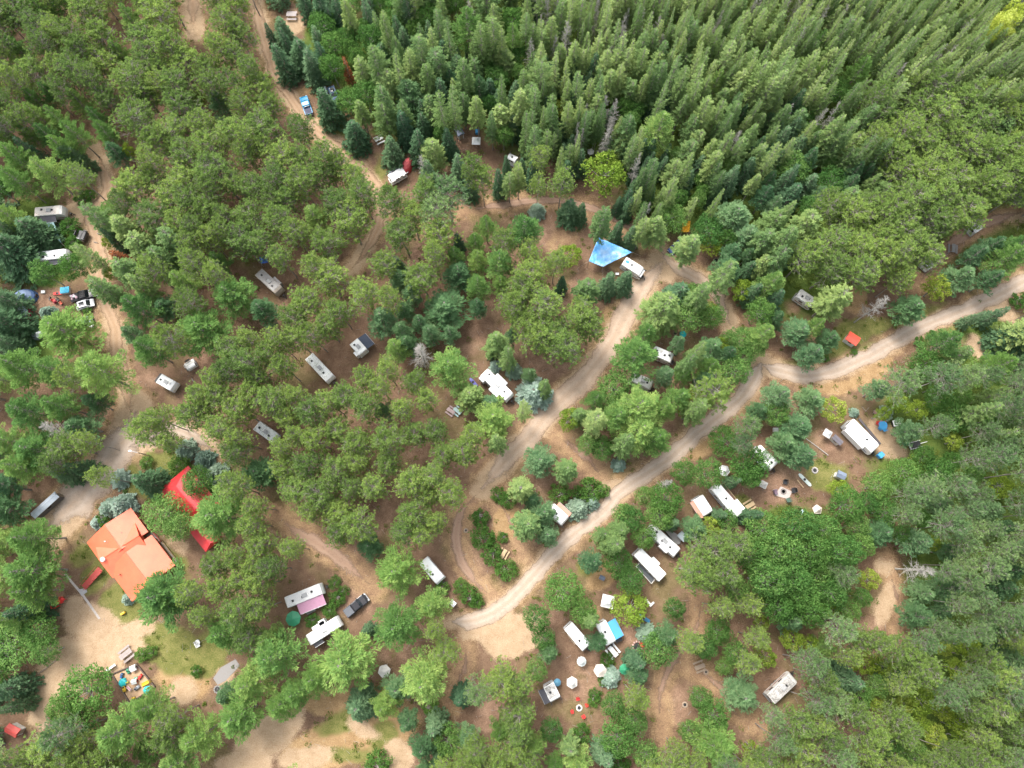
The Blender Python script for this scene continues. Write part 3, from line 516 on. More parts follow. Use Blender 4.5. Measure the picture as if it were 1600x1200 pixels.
# woods: nearest site decides what grows between the trees listed above: x, y, kinds, crown px, spacing factor
SITES = [
 (60,60,'RRW',44,.62),(150,120,'RR',46,.62),(250,80,'RRR',48,.66),(350,60,'RR',48,.66),(240,200,'RRRR',48,.66),(340,230,'RRRR',50,.66),(430,190,'RR',46,.66),(450,280,'RRRR',50,.64),(380,330,'RRRR',50,.64),(300,330,'RRF',48,.62),(520,300,'RRRR',50,.64),(430,380,'RRR',48,.64),(350,360,'RRW',46,.64),
 (60,150,'RRW',44,.6),(110,200,'RWT',46,.6),(40,320,'WSB',44,.55),(15,430,'ST',50,.6),(30,520,'STW',60,.62),(60,600,'WWTP',60,.62),(110,690,'RWBR',44,.58),(30,760,'WT',54,.6),(150,640,'WTR',44,.6),(20,870,'WW',60,.6),
 (480,430,'RRRR',46,.68),(520,500,'RRRR',44,.68),(440,540,'RRRR',42,.68),(380,580,'RRRRW',44,.66),(300,620,'RRRR',44,.66),(330,670,'RRRR',44,.68),(420,640,'RRRR',40,.70),(500,620,'RRRR',42,.74),(480,700,'RRRR',40,.74),(560,700,'RRRR',42,.78),(620,650,'RRRR',42,.76),(680,680,'RRRR',44,.76),(650,760,'RRRR',42,.78),(560,790,'RRRR',42,.76),(700,810,'RRRR',44,.78),(660,840,'RRRR',44,.78),(460,760,'RRRR',44,.74),(400,820,'RRRR',44,.72),(380,880,'RRR',44,.70),(440,890,'RRRR',44,.72),(330,890,'RR',44,.7),(340,930,'RR',44,.66),(560,610,'RRRR',42,.72),(570,460,'RRRR',46,.66),(520,420,'RRR',48,.66),
 (640,330,'RRRP',48,.68),(700,350,'RRP',46,.7),(680,310,'RPR',46,.66),(760,310,'RRF',44,.62),(800,260,'RFS',36,.55),(740,260,'RRF',44,.6),(700,240,'SFB',34,.55),(620,270,'RSF',36,.6),(650,400,'RR',44,.75),
 (560,30,'FBSB',34,.5),(640,50,'FFSB',34,.5),(720,110,'FFSTB',34,.5),(780,60,'FBF',36,.52),(780,170,'FFSB',34,.52),(640,110,'FFBT',36,.52),(580,170,'BFB',38,.55),(650,190,'TFS',36,.55),(480,20,'BS',34,.55),
 (850,80,'FFFSD',30,.5),(930,60,'FFFFD',28,.5),(1000,40,'FFFFD',26,.5),(1080,60,'FFFFD',28,.5),(1150,40,'FFFFD',26,.5),(1230,30,'FFFFD',26,.5),(1320,30,'FFFFD',26,.48),(1400,30,'FFFFD',24,.48),(1480,20,'FFFFD',24,.48),(1560,20,'FFFD',26,.48),(1580,120,'FFFD',26,.48),
 (1500,110,'FFFFD',26,.48),(1420,90,'FFFF',28,.48),(1350,100,'FFWF',34,.5),(1260,100,'FFFW',34,.5),(1180,120,'FFFF',30,.5),(1080,140,'FFFFB',32,.5),(980,120,'FFFF',32,.5),(900,150,'FFSF',30,.5),(1000,190,'FFSB',32,.5),(1100,200,'FFWF',34,.5),(1200,200,'FTSF',32,.5),(1290,190,'FBFB',34,.5),(1370,170,'FBRF',34,.5),(1250,300,'BTFS',38,.52),(1180,290,'SFTS',32,.5),(1100,280,'SFB',30,.5),(1010,270,'SSF',24,.5),(1050,310,'SFB',28,.5),(870,210,'FSFS',26,.5),(940,200,'SFFD',26,.5),(1350,270,'STF',34,.52),
 (850,300,'SR',34,.6),(790,330,'RR',44,.66),(1440,180,'RRRR',50,.6),(1540,190,'RRRF',46,.6),(1560,150,'FFR',34,.55),(1500,270,'RRRR',50,.6),(1590,200,'RF',44,.55),(1380,350,'RRRR',50,.62),(1300,350,'RRB',50,.6),(1240,350,'TFB',44,.56),(1440,330,'RRRR',50,.62),(1340,430,'RRRP',46,.62),(1200,400,'TSF',40,.56),(1400,430,'RTP',44,.64),(1470,390,'TP',38,.8),(1500,420,'TFB',40,.62),(1570,430,'WT',44,.6),(1250,440,'PB',40,.66),(1150,400,'TSB',34,.58),(1190,560,'BTB',40,.56),(1220,490,'BTB',40,.6),(1290,500,'TPW',40,.6),(1110,520,'TBY',38,.55),(1060,560,'WTF',40,.56),(1370,510,'P',30,1.3),
 (830,450,'RRRR',46,.62),(880,510,'RRRR',48,.62),(800,560,'TF',34,.6),(660,490,'TT',44,.6),(750,440,'TW',50,.6),(580,540,'RWR',42,.66),(640,590,'RR',44,.68),(690,610,'RR',44,.8),(740,590,'WF',44,.6),(1000,500,'TFW',40,.58),(1040,610,'WB',50,.58),(1000,650,'WW',56,.6),(960,660,'BW',40,.58),(890,690,'FBF',30,.9),
 (860,740,'TK',40,.7),(830,800,'TF',40,.62),(890,760,'K',30,.7),(770,850,'K',30,.8),(700,900,'KB',30,.7),
 (1140,690,'BP',40,.65),(1170,740,'BP',40,.62),(1070,770,'BBK',44,.6),(1030,820,'BT',40,.6),(970,850,'BF',40,.62),(960,900,'BF',44,.65),(1110,870,'RRPB',46,.62),(1060,910,'RB',44,.65),(1230,640,'TBS',44,.56),(1230,690,'TST',44,.56),(1320,630,'PB',44,.6),(1330,710,'PR',50,.6),(1340,610,'PP',50,.62),
 (1400,640,'PPBP',46,.62),(1470,620,'PPBP',46,.6),(1540,600,'PTPF',44,.58),(1580,650,'PPPF',44,.6),(1500,680,'PPPB',46,.62),(1420,720,'PBTP',46,.6),(1340,760,'BTB',46,.56),(1440,780,'PPTB',46,.6),(1520,760,'PPPB',48,.62),(1580,800,'PPPT',46,.62),(1380,820,'TPBT',44,.56),(1340,880,'PBT',44,.6),(1430,850,'PPYT',44,.6),(1500,860,'PPPT',46,.62),(1570,900,'PPTP',46,.62),(1480,930,'PPTT',48,.6),(1430,960,'TTPP',50,.6),(1540,980,'PPRT',46,.62),
 (1230,880,'BBBB',52,.5),(1290,930,'BBYT',46,.55),(1330,940,'BTP',40,.62),(1150,940,'BRB',42,.66),(1120,1000,'BPB',40,.7),(1200,1000,'RYRB',42,.64),(1260,1000,'RYP',42,.62),(1320,1000,'RPR',40,.66),(1350,1060,'TPTB',44,.58),(1420,1040,'PRTR',44,.64),(1490,1040,'RRPY',44,.62),(1570,1060,'RRPY',44,.62),(1400,1100,'RRRY',44,.62),(1480,1120,'RRPY',44,.62),(1560,1150,'RRP',44,.62),(1320,1100,'RRPY',44,.62),(1250,1110,'RRRP',44,.62),(1200,1090,'BPR',40,.65),(1280,1170,'RRRP',44,.6),(1380,1170,'RRRB',44,.6),(1180,1180,'RPY',44,.62),
 (1100,1100,'BKB',40,.66),(1120,1060,'BBK',36,.7),(1080,1150,'RWB',44,.66),(1000,1150,'BRY',44,.6),(930,1150,'KSB',44,.6),(860,1160,'WRB',46,.6),(960,1080,'RPB',44,.64),(1010,1030,'TB',40,.6),(870,1050,'RRPB',44,.64),(820,1060,'RRRR',46,.62),(770,1050,'RRP',46,.64),(800,1110,'RRRY',46,.62),(730,1180,'RTR',44,.6),(800,1170,'WRR',46,.6),(680,1130,'SK',34,.6),(860,1000,'TBK',38,.65),(900,930,'BK',40,.7),(680,1010,'RP',36,.8),(690,960,'B',30,.9),(1010,930,'RBR',46,.66),(1040,960,'BR',40,.68),(970,960,'BY',30,.9),
 (20,1060,'SB',40,.6),(60,1160,'RPB',46,.6),(20,1190,'RP',46,.6),(100,1150,'RPR',46,.6),(130,1130,'BRB',46,.6),(260,1180,'WRB',54,.6),(280,1120,'TRW',50,.62),(340,1180,'WWT',60,.6),(420,1060,'WWT',60,.6),(490,1100,'TW',54,.6),(580,1060,'TW',44,.62),(610,1110,'TS',40,.62),(610,1020,'S',26,.8),(640,920,'WT',40,.7),(600,960,'K',20,.9),(250,990,'W',50,1),(10,1120,'SB',40,.6),
]
def resite(x, y, kinds, width, gap):   # the far wood is slenderer and paler, the right-hand wood smaller crowned
    if y <= 160 and x >= 830:
        if x > 1050 or y < 70: kinds = kinds.replace('F', 'L')
        else: kinds = kinds.replace('F', 'L', kinds.count('F') // 2)
        if not set(kinds) - set('LD'): kinds = kinds + 'L' + 'L' + 'F'
    if 'P' in kinds and x > 1350 and y > 560: width = min(width, 42)
    return (x, y, kinds, width, gap)
SITES = [resite(*site) for site in SITES]
rnd = random.Random(5)
trees = []   # code, x, y, crown px
for code, s in EXPL.items():
    for it in s.split(','):
        x, y, dd = map(float, it.split())
        if dd > 0: trees.append([code, x, y, dd, True])
def in_open(x, y, r, k=.30):
    a, b_ = np.array([x]), np.array([y])
    for kind, hw, pts in ROADS:
        if pl_dist(a, b_, pts)[0] < hw + r * k: return True
    for bl in BLOBS:
        if bl[0] == 'dirt':
            if blob_d(a, b_, (0, bl[1], bl[2], bl[3] + r * .25, bl[4] + r * .25, bl[5]))[0] < 1: return True
        elif blob_d(a, b_, (0, bl[1], bl[2], bl[3] + r * .55, bl[4] + r * .55, bl[5]))[0] < 1: return True
    for kx, ky, kr in KEEP:
        if kr and (kx - x) ** 2 + (ky - y) ** 2 < (kr + r * .85) ** 2: return True
    return False
KA = np.array([(a, b_, c) for a, b_, c in KEEP if c > 0])
for t_ in trees:   # and off the open roads
    if t_[1] < 380 and t_[2] > 600: continue
    for kind, hw, pts in ROADS:
        if kind in ('road', 'lane'):
            best = None
            for (x0, y0), (x1, y1) in zip(pts, pts[1:]):
                ux, uy = x1 - x0, y1 - y0; f = max(0, min(1, ((t_[1] - x0) * ux + (t_[2] - y0) * uy) / (ux * ux + uy * uy)))
                ex, ey = t_[1] - x0 - f * ux, t_[2] - y0 - f * uy; q = math.hypot(ex, ey)
                if best is None or q < best[0]: best = (q, ex, ey)
            need = hw * .9 + t_[3] * .42 - best[0]
            if need > 0: t_[1] += best[1] / (best[0] + .01) * min(need, 16); t_[2] += best[2] / (best[0] + .01) * min(need, 16)
for t_ in trees:   # nudge listed crowns off the things they would hide
    for _ in range(30):
        if 220 < t_[1] < 370 and 725 < t_[2] < 865: break
        dx, dy = t_[1] - KA[:, 0], t_[2] - KA[:, 1]; dd = np.hypot(dx, dy); need = KA[:, 2] * .75 + t_[3] * .38 - dd; i = int(np.argmax(need))
        if need[i] <= 0: break
        if need[i] > 14 and t_[3] > 16: t_[3] -= 2.0
        t_[1] += dx[i] / (dd[i] + .01) * min(need[i], 2) ; t_[2] += dy[i] / (dd[i] + .01) * min(need[i], 2)
SA = np.array([(s[0], s[1]) for s in SITES], dtype=float)
TX = [t_[1] for t_ in trees]; TY = [t_[2] for t_ in trees]; TD = [t_[3] for t_ in trees]
n_expl = len(trees)
MARG = 90
for _ in range(34000):
    x = rnd.uniform(-MARG, 1600 + MARG); y = rnd.uniform(-MARG, 1200 + 60)
    dx, dy = SA[:, 0] - x - rnd.gauss(0, 8), SA[:, 1] - y - rnd.gauss(0, 8); s = SITES[int(np.argmin(dx * dx + dy * dy))]
    code = rnd.choice(s[2]); dd = s[3] * (.80 if code == 'L' else .9 if code == 'F' else .8 if code == 'D' else 1) * (rnd.uniform(.62, 1.3) if code in 'FL' else rnd.uniform(.72, 1.22)); ax, ay, ad = np.array(TX), np.array(TY), np.array(TD)
    if np.any((ax - x) ** 2 + (ay - y) ** 2 < ((ad + dd) * .5 * s[4] * ((1.14 if x > 1180 and y > 560 else 1.0) if code in 'RP' else 1.08)) ** 2): continue
    if in_open(x, y, dd, .42): continue
    if any((a_ - x) ** 2 + (b_ - y) ** 2 < (c_ + dd * .45) ** 2 for a_, b_, c_ in ((945, 278, 34), (1372, 478, 24), (1562, 45, 18), (730, 45, 26), (1030, 205, 26), (1340, 114, 24), (543, 110, 8), (885, 65, 12), (1150, 335, 26), (975, 410, 26))): continue
    if code == 'Y': dd *= .8
    trees.append([code, x, y, dd, False]); TX.append(x); TY.append(y); TD.append(dd)
# heights
HT = {'R': (13.5, 17.5), 'P': (15, 19), 'W': (14, 19), 'T': (9, 13), 'S': (9, 14), 'F': (11, 19), 'L': (14, 21), 'B': (7.5, 11), 'Y': (5, 8), 'M': (17, 18), 'G': (0, 0), 'K': (0, 0), 'D': (12, 17), 'X': (9, 11)}
CZ = {'R': .75, 'P': .75, 'W': .68, 'T': .6, 'S': .45, 'F': .6, 'L': .66, 'B': .6, 'Y': .6, 'M': .7, 'G': .4, 'K': .5, 'D': .7, 'X': .6}
placed = []
for code, x, y, dd, ex in trees:
    lo, hi = HT[code]; H = rnd.uniform(lo, hi)
    dm = dd * mpp(P(x, y, H * .6)) * (1.08 if code in 'RPF' else 1)
    if code in 'GK': H = dm * (1.0 if code == 'G' else .62) * rnd.uniform(.9, 1.1)
    if code == 'B': H = min(H, dm * 1.25 + 3)
    if code == 'B' and math.hypot(x - 1240, y - 885) < 100: H = rnd.uniform(9, 18)
    if code == 'Y' and dd > 60: H = 12
    if code == 'S': H = min(H, dm * 2.6 + 1.5)
    if code in 'WT': H = min(H, dm * 1.1 + 7)
    base = P(x, y, H * CZ[code]); base.z = 0
    placed.append([code, base, H, dm, x, y, dd, ex])
print('TREES', len(placed), 'explicit', n_expl, {c: sum(1 for p in placed if p[0] == c) for c in KN})
# ---------------------------------------------------------------- made things: a small shape language
def shp(s):
    k = s[0]
    if k == 'b':     # box centre x y z size x y z [rotz] [bevel]
        _, cx, cy, cz, sx, sy, sz = s[:7]; rz = s[7] if len(s) > 7 else 0; bv = min(.12 * min(sx, sy, sz), .04)
        hx, hy, hz = sx / 2, sy / 2, sz / 2
        ring = [(-hx + bv, -hy), (hx - bv, -hy), (hx, -hy + bv), (hx, hy - bv), (hx - bv, hy), (-hx + bv, hy), (-hx, hy - bv), (-hx, -hy + bv)]
        V = [(x, y, -hz) for x, y in ring] + [(x, y, hz - bv) for x, y in ring] + [(x * (1 - bv / hx), y * (1 - bv / hy), hz) for x, y in ring]
        F = [list(range(7, -1, -1)), list(range(16, 24))] + [[i, (i + 1) % 8, 8 + (i + 1) % 8, 8 + i] for i in range(8)] + [[8 + i, 8 + (i + 1) % 8, 16 + (i + 1) % 8, 16 + i] for i in range(8)]
        c, sn = math.cos(R_(rz)), math.sin(R_(rz))
        return [(cx + x * c - y * sn, cy + x * sn + y * c, cz + z) for x, y, z in V], F
    if k == 'c':     # cylinder base centre x y z, r, h, [r top], [axis], [segments]
        _, cx, cy, cz, r, h = s[:6]; r2 = s[6] if len(s) > 6 else r; ax = s[7] if len(s) > 7 else 'z'; n = s[8] if len(s) > 8 else 14
        V = []
        for rr, z in ((r, 0), (r2, h)):
            for i in range(n):
                a = 2 * math.pi * (i + .5) / n; V.append((rr * math.cos(a), rr * math.sin(a), z))
        F = [[i, (i + 1) % n, n + (i + 1) % n, n + i] for i in range(n)] + [list(range(n - 1, -1, -1)), list(range(n, 2 * n))]
        if ax == 'y': V = [(x, z - h / 2, y) for x, y, z in V]
        if ax == 'x': V = [(z - h / 2, x, y) for x, y, z in V]
        return [(cx + x, cy + y, cz + z) for x, y, z in V], F
    if k == 'p':     # polygon prism
        _, pts, z0, z1 = s; n = len(pts); zt = z1 if isinstance(z1, (list, tuple)) else [z1] * n; th = s[2] if not isinstance(z1, (list, tuple)) else None
        V = [(x, y, (z0 if th is not None else zt[i] - z0)) for i, (x, y) in enumerate(pts)] + [(x, y, zt[i]) for i, (x, y) in enumerate(pts)]
        return V, [list(range(n - 1, -1, -1)), list(range(n, 2 * n))] + [[i, (i + 1) % n, n + (i + 1) % n, n + i] for i in range(n)]
    if k == 'x':     # side profile (x,z) pulled across y0..y1, edges drawn in a little at the sides
        _, prof, y0, y1 = s[:4]; ins = s[4] if len(s) > 4 else .08; n = len(prof)
        cx = sum(p[0] for p in prof) / n; cz = sum(p[1] for p in prof) / n
        sh = lambda p: (cx + (p[0] - cx) * (1 - ins / 3), cz + (p[1] - cz) * (1 - ins))
        V = [(sh(p)[0], y0, sh(p)[1]) for p in prof] + [(p[0], y0 + ins * 1.2, p[1]) for p in prof] + [(p[0], y1 - ins * 1.2, p[1]) for p in prof] + [(sh(p)[0], y1, sh(p)[1]) for p in prof]
        F = [list(range(n)), list(range(4 * n - 1, 3 * n - 1, -1))]
        for a in range(3): F += [[a * n + i, a * n + n + i, a * n + n + (i + 1) % n, a * n + (i + 1) % n] for i in range(n)]
        return V, F
    if k == 'g':     # gable / hip roof slab: length lx along x, half width hy, eave z, ridge z, hip inset, centre
        _, cx, cy, lx, hy, ze, zr, hip = s[:8]; th = .12; a = lx / 2
        top = [(-a, -hy, ze), (a, -hy, ze), (a, hy, ze), (-a, hy, ze), (-a + hip, 0, zr), (a - hip, 0, zr)]
        V = top + [(x, y, z - th) for x, y, z in top]
        F = [[0, 1, 5, 4], [2, 3, 4, 5], [1, 2, 5], [3, 0, 4], [6, 10, 11, 7], [8, 11, 10, 9], [7, 11, 8], [9, 10, 6], [0, 6, 7, 1], [1, 7, 8, 2], [2, 8, 9, 3], [3, 9, 6, 0]]
        return [(cx + x, cy + y, z) for x, y, z in V], F
    if k == 'n':     # cone roof / pyramid: n sides, radius, z0, z1
        _, cx, cy, n, r, z0, z1, rot = s
        V = [(cx + r * math.cos(2 * math.pi * i / n + rot), cy + r * math.sin(2 * math.pi * i / n + rot), z0) for i in range(n)]
        V += [(cx + r * .12 * math.cos(2 * math.pi * i / n + rot), cy + r * .12 * math.sin(2 * math.pi * i / n + rot), z1) for i in range(n)]
        V += [(x, y, z - .06) for x, y, z in V[:n]]
        return V, [[i, (i + 1) % n, n + (i + 1) % n, n + i] for i in range(n)] + [list(range(n, 2 * n))] + [[2 * n + i, 2 * n + (i + 1) % n, (i + 1) % n, i] for i in range(n)] + [list(range(3 * n - 1, 2 * n - 1, -1))]
    if k == 't':     # bar from a to b radius
        _, a, b_, r = s; a, b_ = Vector(a), Vector(b_); d_ = (b_ - a).normalized(); u = d_.orthogonal().normalized(); v = d_.cross(u); V = []
        for p in (a, b_):
            for i in range(6): V.append(tuple(p + (u * math.cos(i * math.pi / 3) + v * math.sin(i * math.pi / 3)) * r))
        return V, [[i, (i + 1) % 6, 6 + (i + 1) % 6, 6 + i] for i in range(6)] + [[5, 4, 3, 2, 1, 0], list(range(6, 12))]
    if k == 'r':     # ring (torus like): centre, R, r, height z
        _, cx, cy, cz, R1, r1 = s; n, m_ = 18, 6; V = []
        for i in range(n):
            a = 2 * math.pi * i / n
            for j in range(m_):
                b_ = 2 * math.pi * j / m_; rr = R1 + r1 * math.cos(b_); V.append((cx + rr * math.cos(a), cy + rr * math.sin(a), cz + r1 * math.sin(b_)))
        return V, [[i * m_ + j, ((i + 1) % n) * m_ + j, ((i + 1) % n) * m_ + (j + 1) % m_, i * m_ + (j + 1) % m_] for i in range(n) for j in range(m_)]
    if k == 's':     # squashed ball: centre, rx ry rz
        _, cx, cy, cz, rx, ry, rz = s; V = []; n, m_ = 12, 6
        for j in range(m_ + 1):
            th_ = math.pi * (j + .02) / (m_ + .04)
            for i in range(n): V.append((cx + rx * math.sin(th_) * math.cos(2 * math.pi * i / n), cy + ry * math.sin(th_) * math.sin(2 * math.pi * i / n), cz + rz * math.cos(th_)))
        return V, [[j * n + i, (j + 1) * n + i, (j + 1) * n + (i + 1) % n, j * n + (i + 1) % n] for j in range(m_) for i in range(n)]
    raise ValueError(k)
def part(name, shapes, mat, parent=None):
    V, F = [], []
    for s in shapes:
        v, f = shp(s); n = len(V); V += v; F += [[i + n for i in q] for q in f]
    me = bpy.data.meshes.new(name); me.from_pydata([tuple(v) for v in V], [], F); me.materials.append(mat); me.update()
    return link(name, me, parent)
LM = []      # landmarks for telling trees apart: x, y, phrase
OCC = []     # footprints x, y, r (metres)
def thing(name, label, cat, px, py, ang=0, z=0, group=None, lm=None, h=0):
    o = link(name, None, None, P(px, py, h) - Vector((0, 0, h - z)), R_(ang)); o.empty_display_size = .5
    tag(o, label, cat, group)
    if lm: LM.append((px, py, lm))
    OCC.append((o.location.x, o.location.y, 1.2)); return o
def single(name, label, cat, px, py, ang, shapes, mat, z=0, group=None, lm=None):
    o = part(name, shapes, mat); o.location = P(px, py) + Vector((0, 0, z)); o.rotation_euler = (0, 0, R_(ang)); tag(o, label, cat, group)
    if lm: LM.append((px, py, lm))
    return o
def span(p1, p2, h):
    a, b_ = P(*p1, h), P(*p2, h); d_ = b_ - a
    return (a + b_) / 2, d_.length, math.degrees(math.atan2(d_.y, d_.x))
WHITE = paint('white_gelcoat', (.80, .80, .78), .35, dirt=.14, scale=1.2)
WHITE2 = paint('chalky_white', (.70, .68, .64), .6, dirt=.45, scale=1.6)
CREAM = paint('cream_canvas', (.66, .58, .50), .8, dirt=.2)
GREYR = paint('grey_metal_roof', (.36, .34, .33), .5, dirt=.5)
BLACK = paint('black_plastic', (.015, .015, .017), .5, dirt=.1)
RUBBER = paint('tyre_rubber', (.02, .02, .02), .9, dirt=.4)
GLASS = paint('dark_glass', (.012, .016, .022), .08, dirt=.04, spec=.8)
STEEL = paint('galvanised_steel', (.42, .43, .44), .45, .6, dirt=.3)
WOOD = paint('weathered_wood', (.34, .26, .19), .9, dirt=.4, scale=6)
GREYDECK = paint('grey_deck_boards', (.30, .29, .28), .9, dirt=.35, scale=5)
TANWOOD = paint('new_wood', (.52, .38, .22), .85, dirt=.3, scale=6)
RED = paint('red_plastic', (.62, .03, .025), .5, dirt=.1)
BLUE = paint('blue_plastic', (.02, .16, .55), .5, dirt=.1)
CYAN = paint('turquoise_plastic', (.02, .48, .50), .5, dirt=.1)
YEL = paint('yellow_plastic', (.75, .50, .04), .5, dirt=.1)
GRN = paint('green_plastic', (.03, .24, .12), .5, dirt=.1)
PINK = paint('pink_canvas', (.62, .30, .36), .8, dirt=.2)
def speckled(name, col, amt, c2=(.10, .13, .04)):
    m, t, b = nm(name); tc = N(t, 'ShaderNodeTexCoord'); n1 = noise(t, 4.5, 6, .85, tc.outputs['Object']); n2 = noise(t, .7, 3, .6, tc.outputs['Object'])
    s_ = mth(t, 'ADD', mth(t, 'MULTIPLY', n1.outputs[0], .7), mth(t, 'MULTIPLY', n2.outputs[0], .3))
    r = ramp(t, [(.62 - amt * .2, (0, 0, 0)), (.68 - amt * .2, (1, 1, 1))], s_); c = mixc(t, r.outputs[0], col, c2)
    t.links.new(c, b.inputs['Base Color']); b.inputs['Roughness'].default_value = .7; return m
SPECK = speckled('needle_littered_roof', (.80, .80, .77), .5)
SPECK2 = speckled('mottled_roof', (.50, .48, .46), .7, (.20, .19, .17))
STAIN = speckled('brown_stained_roof', (.66, .60, .54), .42, (.32, .20, .13))
def wheel(par, x, y, r=.36, w=.24, name='wheel'):
    wl = part(name, [('c', x, y, r, r, w, r, 'y', 18)], RUBBER, par); part('rim', [('c', x, y, r, r * .58, w + .03, r * .5, 'y', 12)], STEEL, wl); return wl
def trailer(label, p1, p2, wpx, roof=None, body=None, lm=None, vents=3, slides=(), awn=None, H=3.05, name='travel_trailer', front=True, ac=True, darkcap=False, cat='trailer', group='travel trailers parked on the campsites', pipes=0, seed=0, hitch=True):
    c, L, ang = span(p1, p2, H); c.z = 0; wm = wpx * mpp(P(*p1, H)); W = min(max(wm, 2.2), 3.6); r = random.Random(seed + int(p1[0]))
    o = link(name, None, None, c, R_(ang)); tag(o, label, cat, group)
    LM.append(((p1[0] + p2[0]) / 2, (p1[1] + p2[1]) / 2, lm)) if lm else None
    for k in (-.35, 0, .35): OCC.append((c.x + math.cos(R_(ang)) * k * L, c.y + math.sin(R_(ang)) * k * L, 1.9))
    a = L / 2; body = body or WHITE; roof = roof or WHITE; y = W / 2
    prof = [(-a, .6), (-a, H - .25), (-a + .22, H), (a - .75, H), (a - .3, H - .25), (a, H - 1.1), (a - .02, 1.0), (a - .5, .6)] if front else [(-a, .6), (-a, H - .2), (-a + .2, H), (a - .2, H), (a, H - .2), (a, .6)]
    part('body', [('x', prof, -y, y, .06)], body, o)
    rf = part('roof', [('x', [(-a + .2, H + .004), (-a + .3, H + .05), (a - .85, H + .05), (a - .8, H + .004)], -y + .1, y - .1, .03), ('x', [(-a + .35, H + .045), (-a + .45, H + .09), (a - 1.0, H + .09), (a - .9, H + .045)], -y * .55, y * .55, .02)], roof, o)
    part('stripe', [('b', 0, s_ * (y - .035), 1.35, L * .82, .1, .3) for s_ in (-1, 1)], paint('trim_stripe_%d' % (seed % 3), [(.12, .14, .18), (.30, .10, .06), (.10, .16, .30)][seed % 3], .4), o)
    for s_ in (-1, 1):
        for k in range(max(2, int(L / 2.6))):
            xx = -a + L * (k + .6) / (int(L / 2.6) + .6)
            part('window', [('b', xx, s_ * (y - .03), 2.1, .95, .1, .55)], GLASS, o)
    part('window', [('b', -a + .0, 0, 2.15, .08, W * .5, .6)], GLASS, o)
    dr = part('door', [('b', a * .28, -y + .0, 1.62, .72, .1, 1.85)], WHITE2, o); part('handle', [('b', a * .28 + .27, -y - .06, 1.6, .06, .04, .16)], BLACK, dr)
    for s_ in (-1, 1):
        for dx in ((-.5, .42) if L > 6 else (-.1,)): wheel(o, dx - .3, s_ * (y - .16), .36)
    if L > 4.5 and front and hitch: part('hitch', [('t', (a - .2, -y * .6, .55), (a + 1.1, 0, .5), .06), ('t', (a - .2, y * .6, .55), (a + 1.1, 0, .5), .06), ('c', a + 1.1, 0, .05, .06, .5), ('c', a + .45, 0, .55, .2, .5)], BLACK, o)
    part('bumper', [('b', -a - .12, 0, .62, .14, W * .9, .14)], STEEL, o)
    for k in range(vents):
        xx = -a + L * (k + .75) / (vents + .8); v_ = part('roof_vent', [('b', xx, (r.random() - .5) * W * .35, H + .15, .42, .42, .16)], BLACK if r.random() < .7 else WHITE2, o)
    if ac: part('air_conditioner', [('b', a * .05, 0, H + .20, 1.0, .75, .30), ('b', a * .05 - .15, 0, H + .37, .55, .55, .05)], paint('ac_shroud', (.40, .40, .40), .6), o)
    for k in range(pipes): part('vent_pipe', [('c', -a + L * (k + 1) / (pipes + 1), -y * .6, H, .06, .3)], BLACK, o)
    for sd, x0, ln, dp in slides:
        part('slide_out', [('b', x0 * a, sd * (y + dp / 2 - .02), 1.75, ln, dp + .1, 1.9), ('b', x0 * a, sd * (y + dp / 2), 2.72, ln + .06, dp + .14, .05)], roof if roof is not SPECK else WHITE, o)
    if awn:
        sd, x0, ln, dp, mt = awn; z1, z0 = H - .35, H - .8
        aw = part('awning', [('p', [(x0 * a - ln / 2, sd * y), (x0 * a - ln / 2, sd * (y + dp)), (x0 * a + ln / 2, sd * (y + dp)), (x0 * a + ln / 2, sd * y)], .03, [z1, z0, z0, z1])], mt, o)
        part('awning_arm', [('t', (x0 * a + e * ln / 2, sd * (y + dp), z0 - .03), (x0 * a + e * ln / 2, sd * (y + dp), 0), .03) for e in (-1, 1)] + [('t', (x0 * a - ln / 2, sd * (y + dp), z0), (x0 * a + ln / 2, sd * (y + dp), z0), .05)], STEEL, aw)
    if darkcap: part('nose_cap', [('b', -a - .02, 0, H - .5, .5, W * .96, .9)], BLACK, o)
    return o
